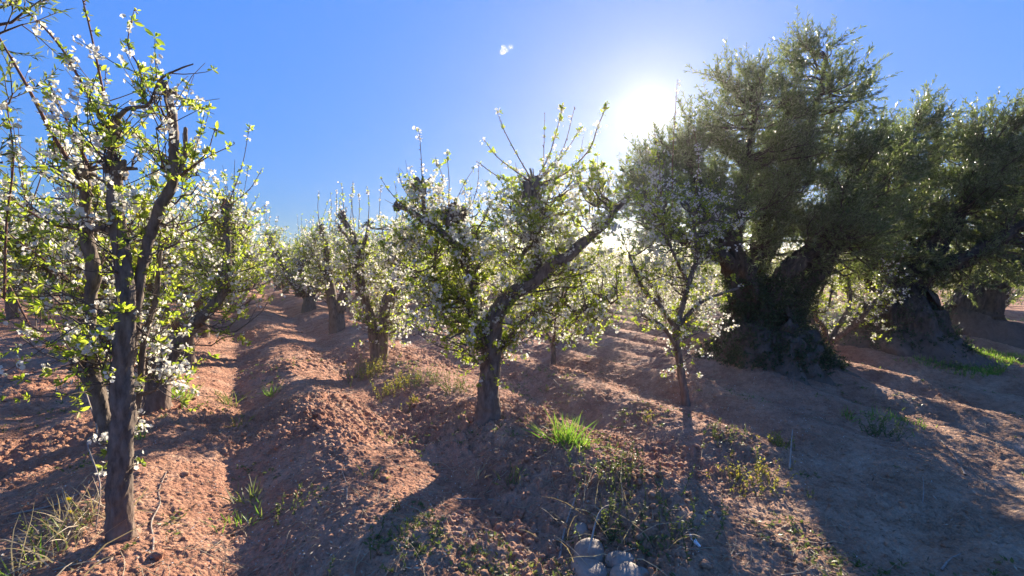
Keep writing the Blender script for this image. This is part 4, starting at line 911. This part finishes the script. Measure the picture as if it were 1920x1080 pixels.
# two little clouds, real distance
def cloud(px, py, D, w, h, seed, label):
    import bmesh
    c = P(px, py, D); rng = np.random.default_rng(seed); bm = bmesh.new()
    for i in range(9):
        t = bmesh.ops.create_icosphere(bm, subdivisions=3, radius=1)['verts']
        o_ = np.array([rng.normal() * w * .35, rng.normal() * w * .2, rng.normal() * h * .3]); s_ = rng.uniform(.25, .5)
        for v in t: v.co = Vector((v.co.x * w * s_ * .8, v.co.y * w * s_ * .8, v.co.z * h * s_)) + Vector(o_)
    me = bpy.data.meshes.new('cloud'); bm.to_mesh(me); bm.free(); smooth(me)
    o = obj('cloud', me, M['cloud']); o.location = c; tag(o, label, 'cloud')
mt, t, o_ = newmat('cloud')
tc = nn(t, 'ShaderNodeNewGeometry'); n1 = nn(t, 'ShaderNodeTexNoise', Scale=.11, Detail=8.0, Roughness=.7); t.links.new(tc.outputs['Position'], n1.inputs['Vector'])
lw = nn(t, 'ShaderNodeLayerWeight', Blend=.5); iv = nn(t, 'ShaderNodeMath', operation='SUBTRACT'); iv.inputs[0].default_value = 1; t.links.new(lw.outputs['Facing'], iv.inputs[1])
ml = nn(t, 'ShaderNodeMath', operation='MULTIPLY'); t.links.new(iv.outputs[0], ml.inputs[0]); rr_ = ramp(t, n1.outputs[0], [(.42, (0, 0, 0)), (.85, (.8, .8, .8))]); t.links.new(rr_.outputs[0], ml.inputs[1])
tp = nn(t, 'ShaderNodeBsdfTransparent'); tl = nn(t, 'ShaderNodeBsdfTranslucent'); tl.inputs[0].default_value = (.95, .95, .95, 1); df = nn(t, 'ShaderNodeBsdfDiffuse'); df.inputs[0].default_value = (.95, .95, .95, 1)
ad = nn(t, 'ShaderNodeMixShader'); t.links.new(tl.outputs[0], ad.inputs[1]); t.links.new(df.outputs[0], ad.inputs[2])
mx = nn(t, 'ShaderNodeMixShader'); t.links.new(ml.outputs[0], mx.inputs[0]); t.links.new(tp.outputs[0], mx.inputs[1]); t.links.new(ad.outputs[0], mx.inputs[2]); t.links.new(mx.outputs[0], o_.inputs[0])
M['cloud'] = mt
cloud(945, 94, 1500, 30, 17, 3, 'small wispy white cloud high in the sky left of sun')
cloud(475, 413, 2500, 36, 12, 5, 'tiny flat white cloud low over the path')

# scattering air box, added to imitate the lens glare round the sun
def glare_haze():
    V = np.array([(x, y, z) for x in (-200, 200) for y in (-200, 200) for z in (-1.2, 6.1)], float)
    q = np.array([(0, 1, 3, 2), (4, 6, 7, 5), (0, 4, 5, 1), (2, 3, 7, 6), (0, 2, 6, 4), (1, 5, 7, 3)])
    mt, t, o_ = newmat('glare_haze'); v = nn(t, 'ShaderNodeVolumePrincipled'); v.inputs['Density'].default_value = .0015; v.inputs['Anisotropy'].default_value = .68
    v.inputs['Color'].default_value = (1, .93, .82, 1); t.links.new(v.outputs[0], o_.inputs['Volume'])
    tag(obj('glare_haze', mesh_from('glare_haze', V, [q]), mt), 'thin air volume added over the orchard to imitate lens glare', None, None, 'stuff')
glare_haze()
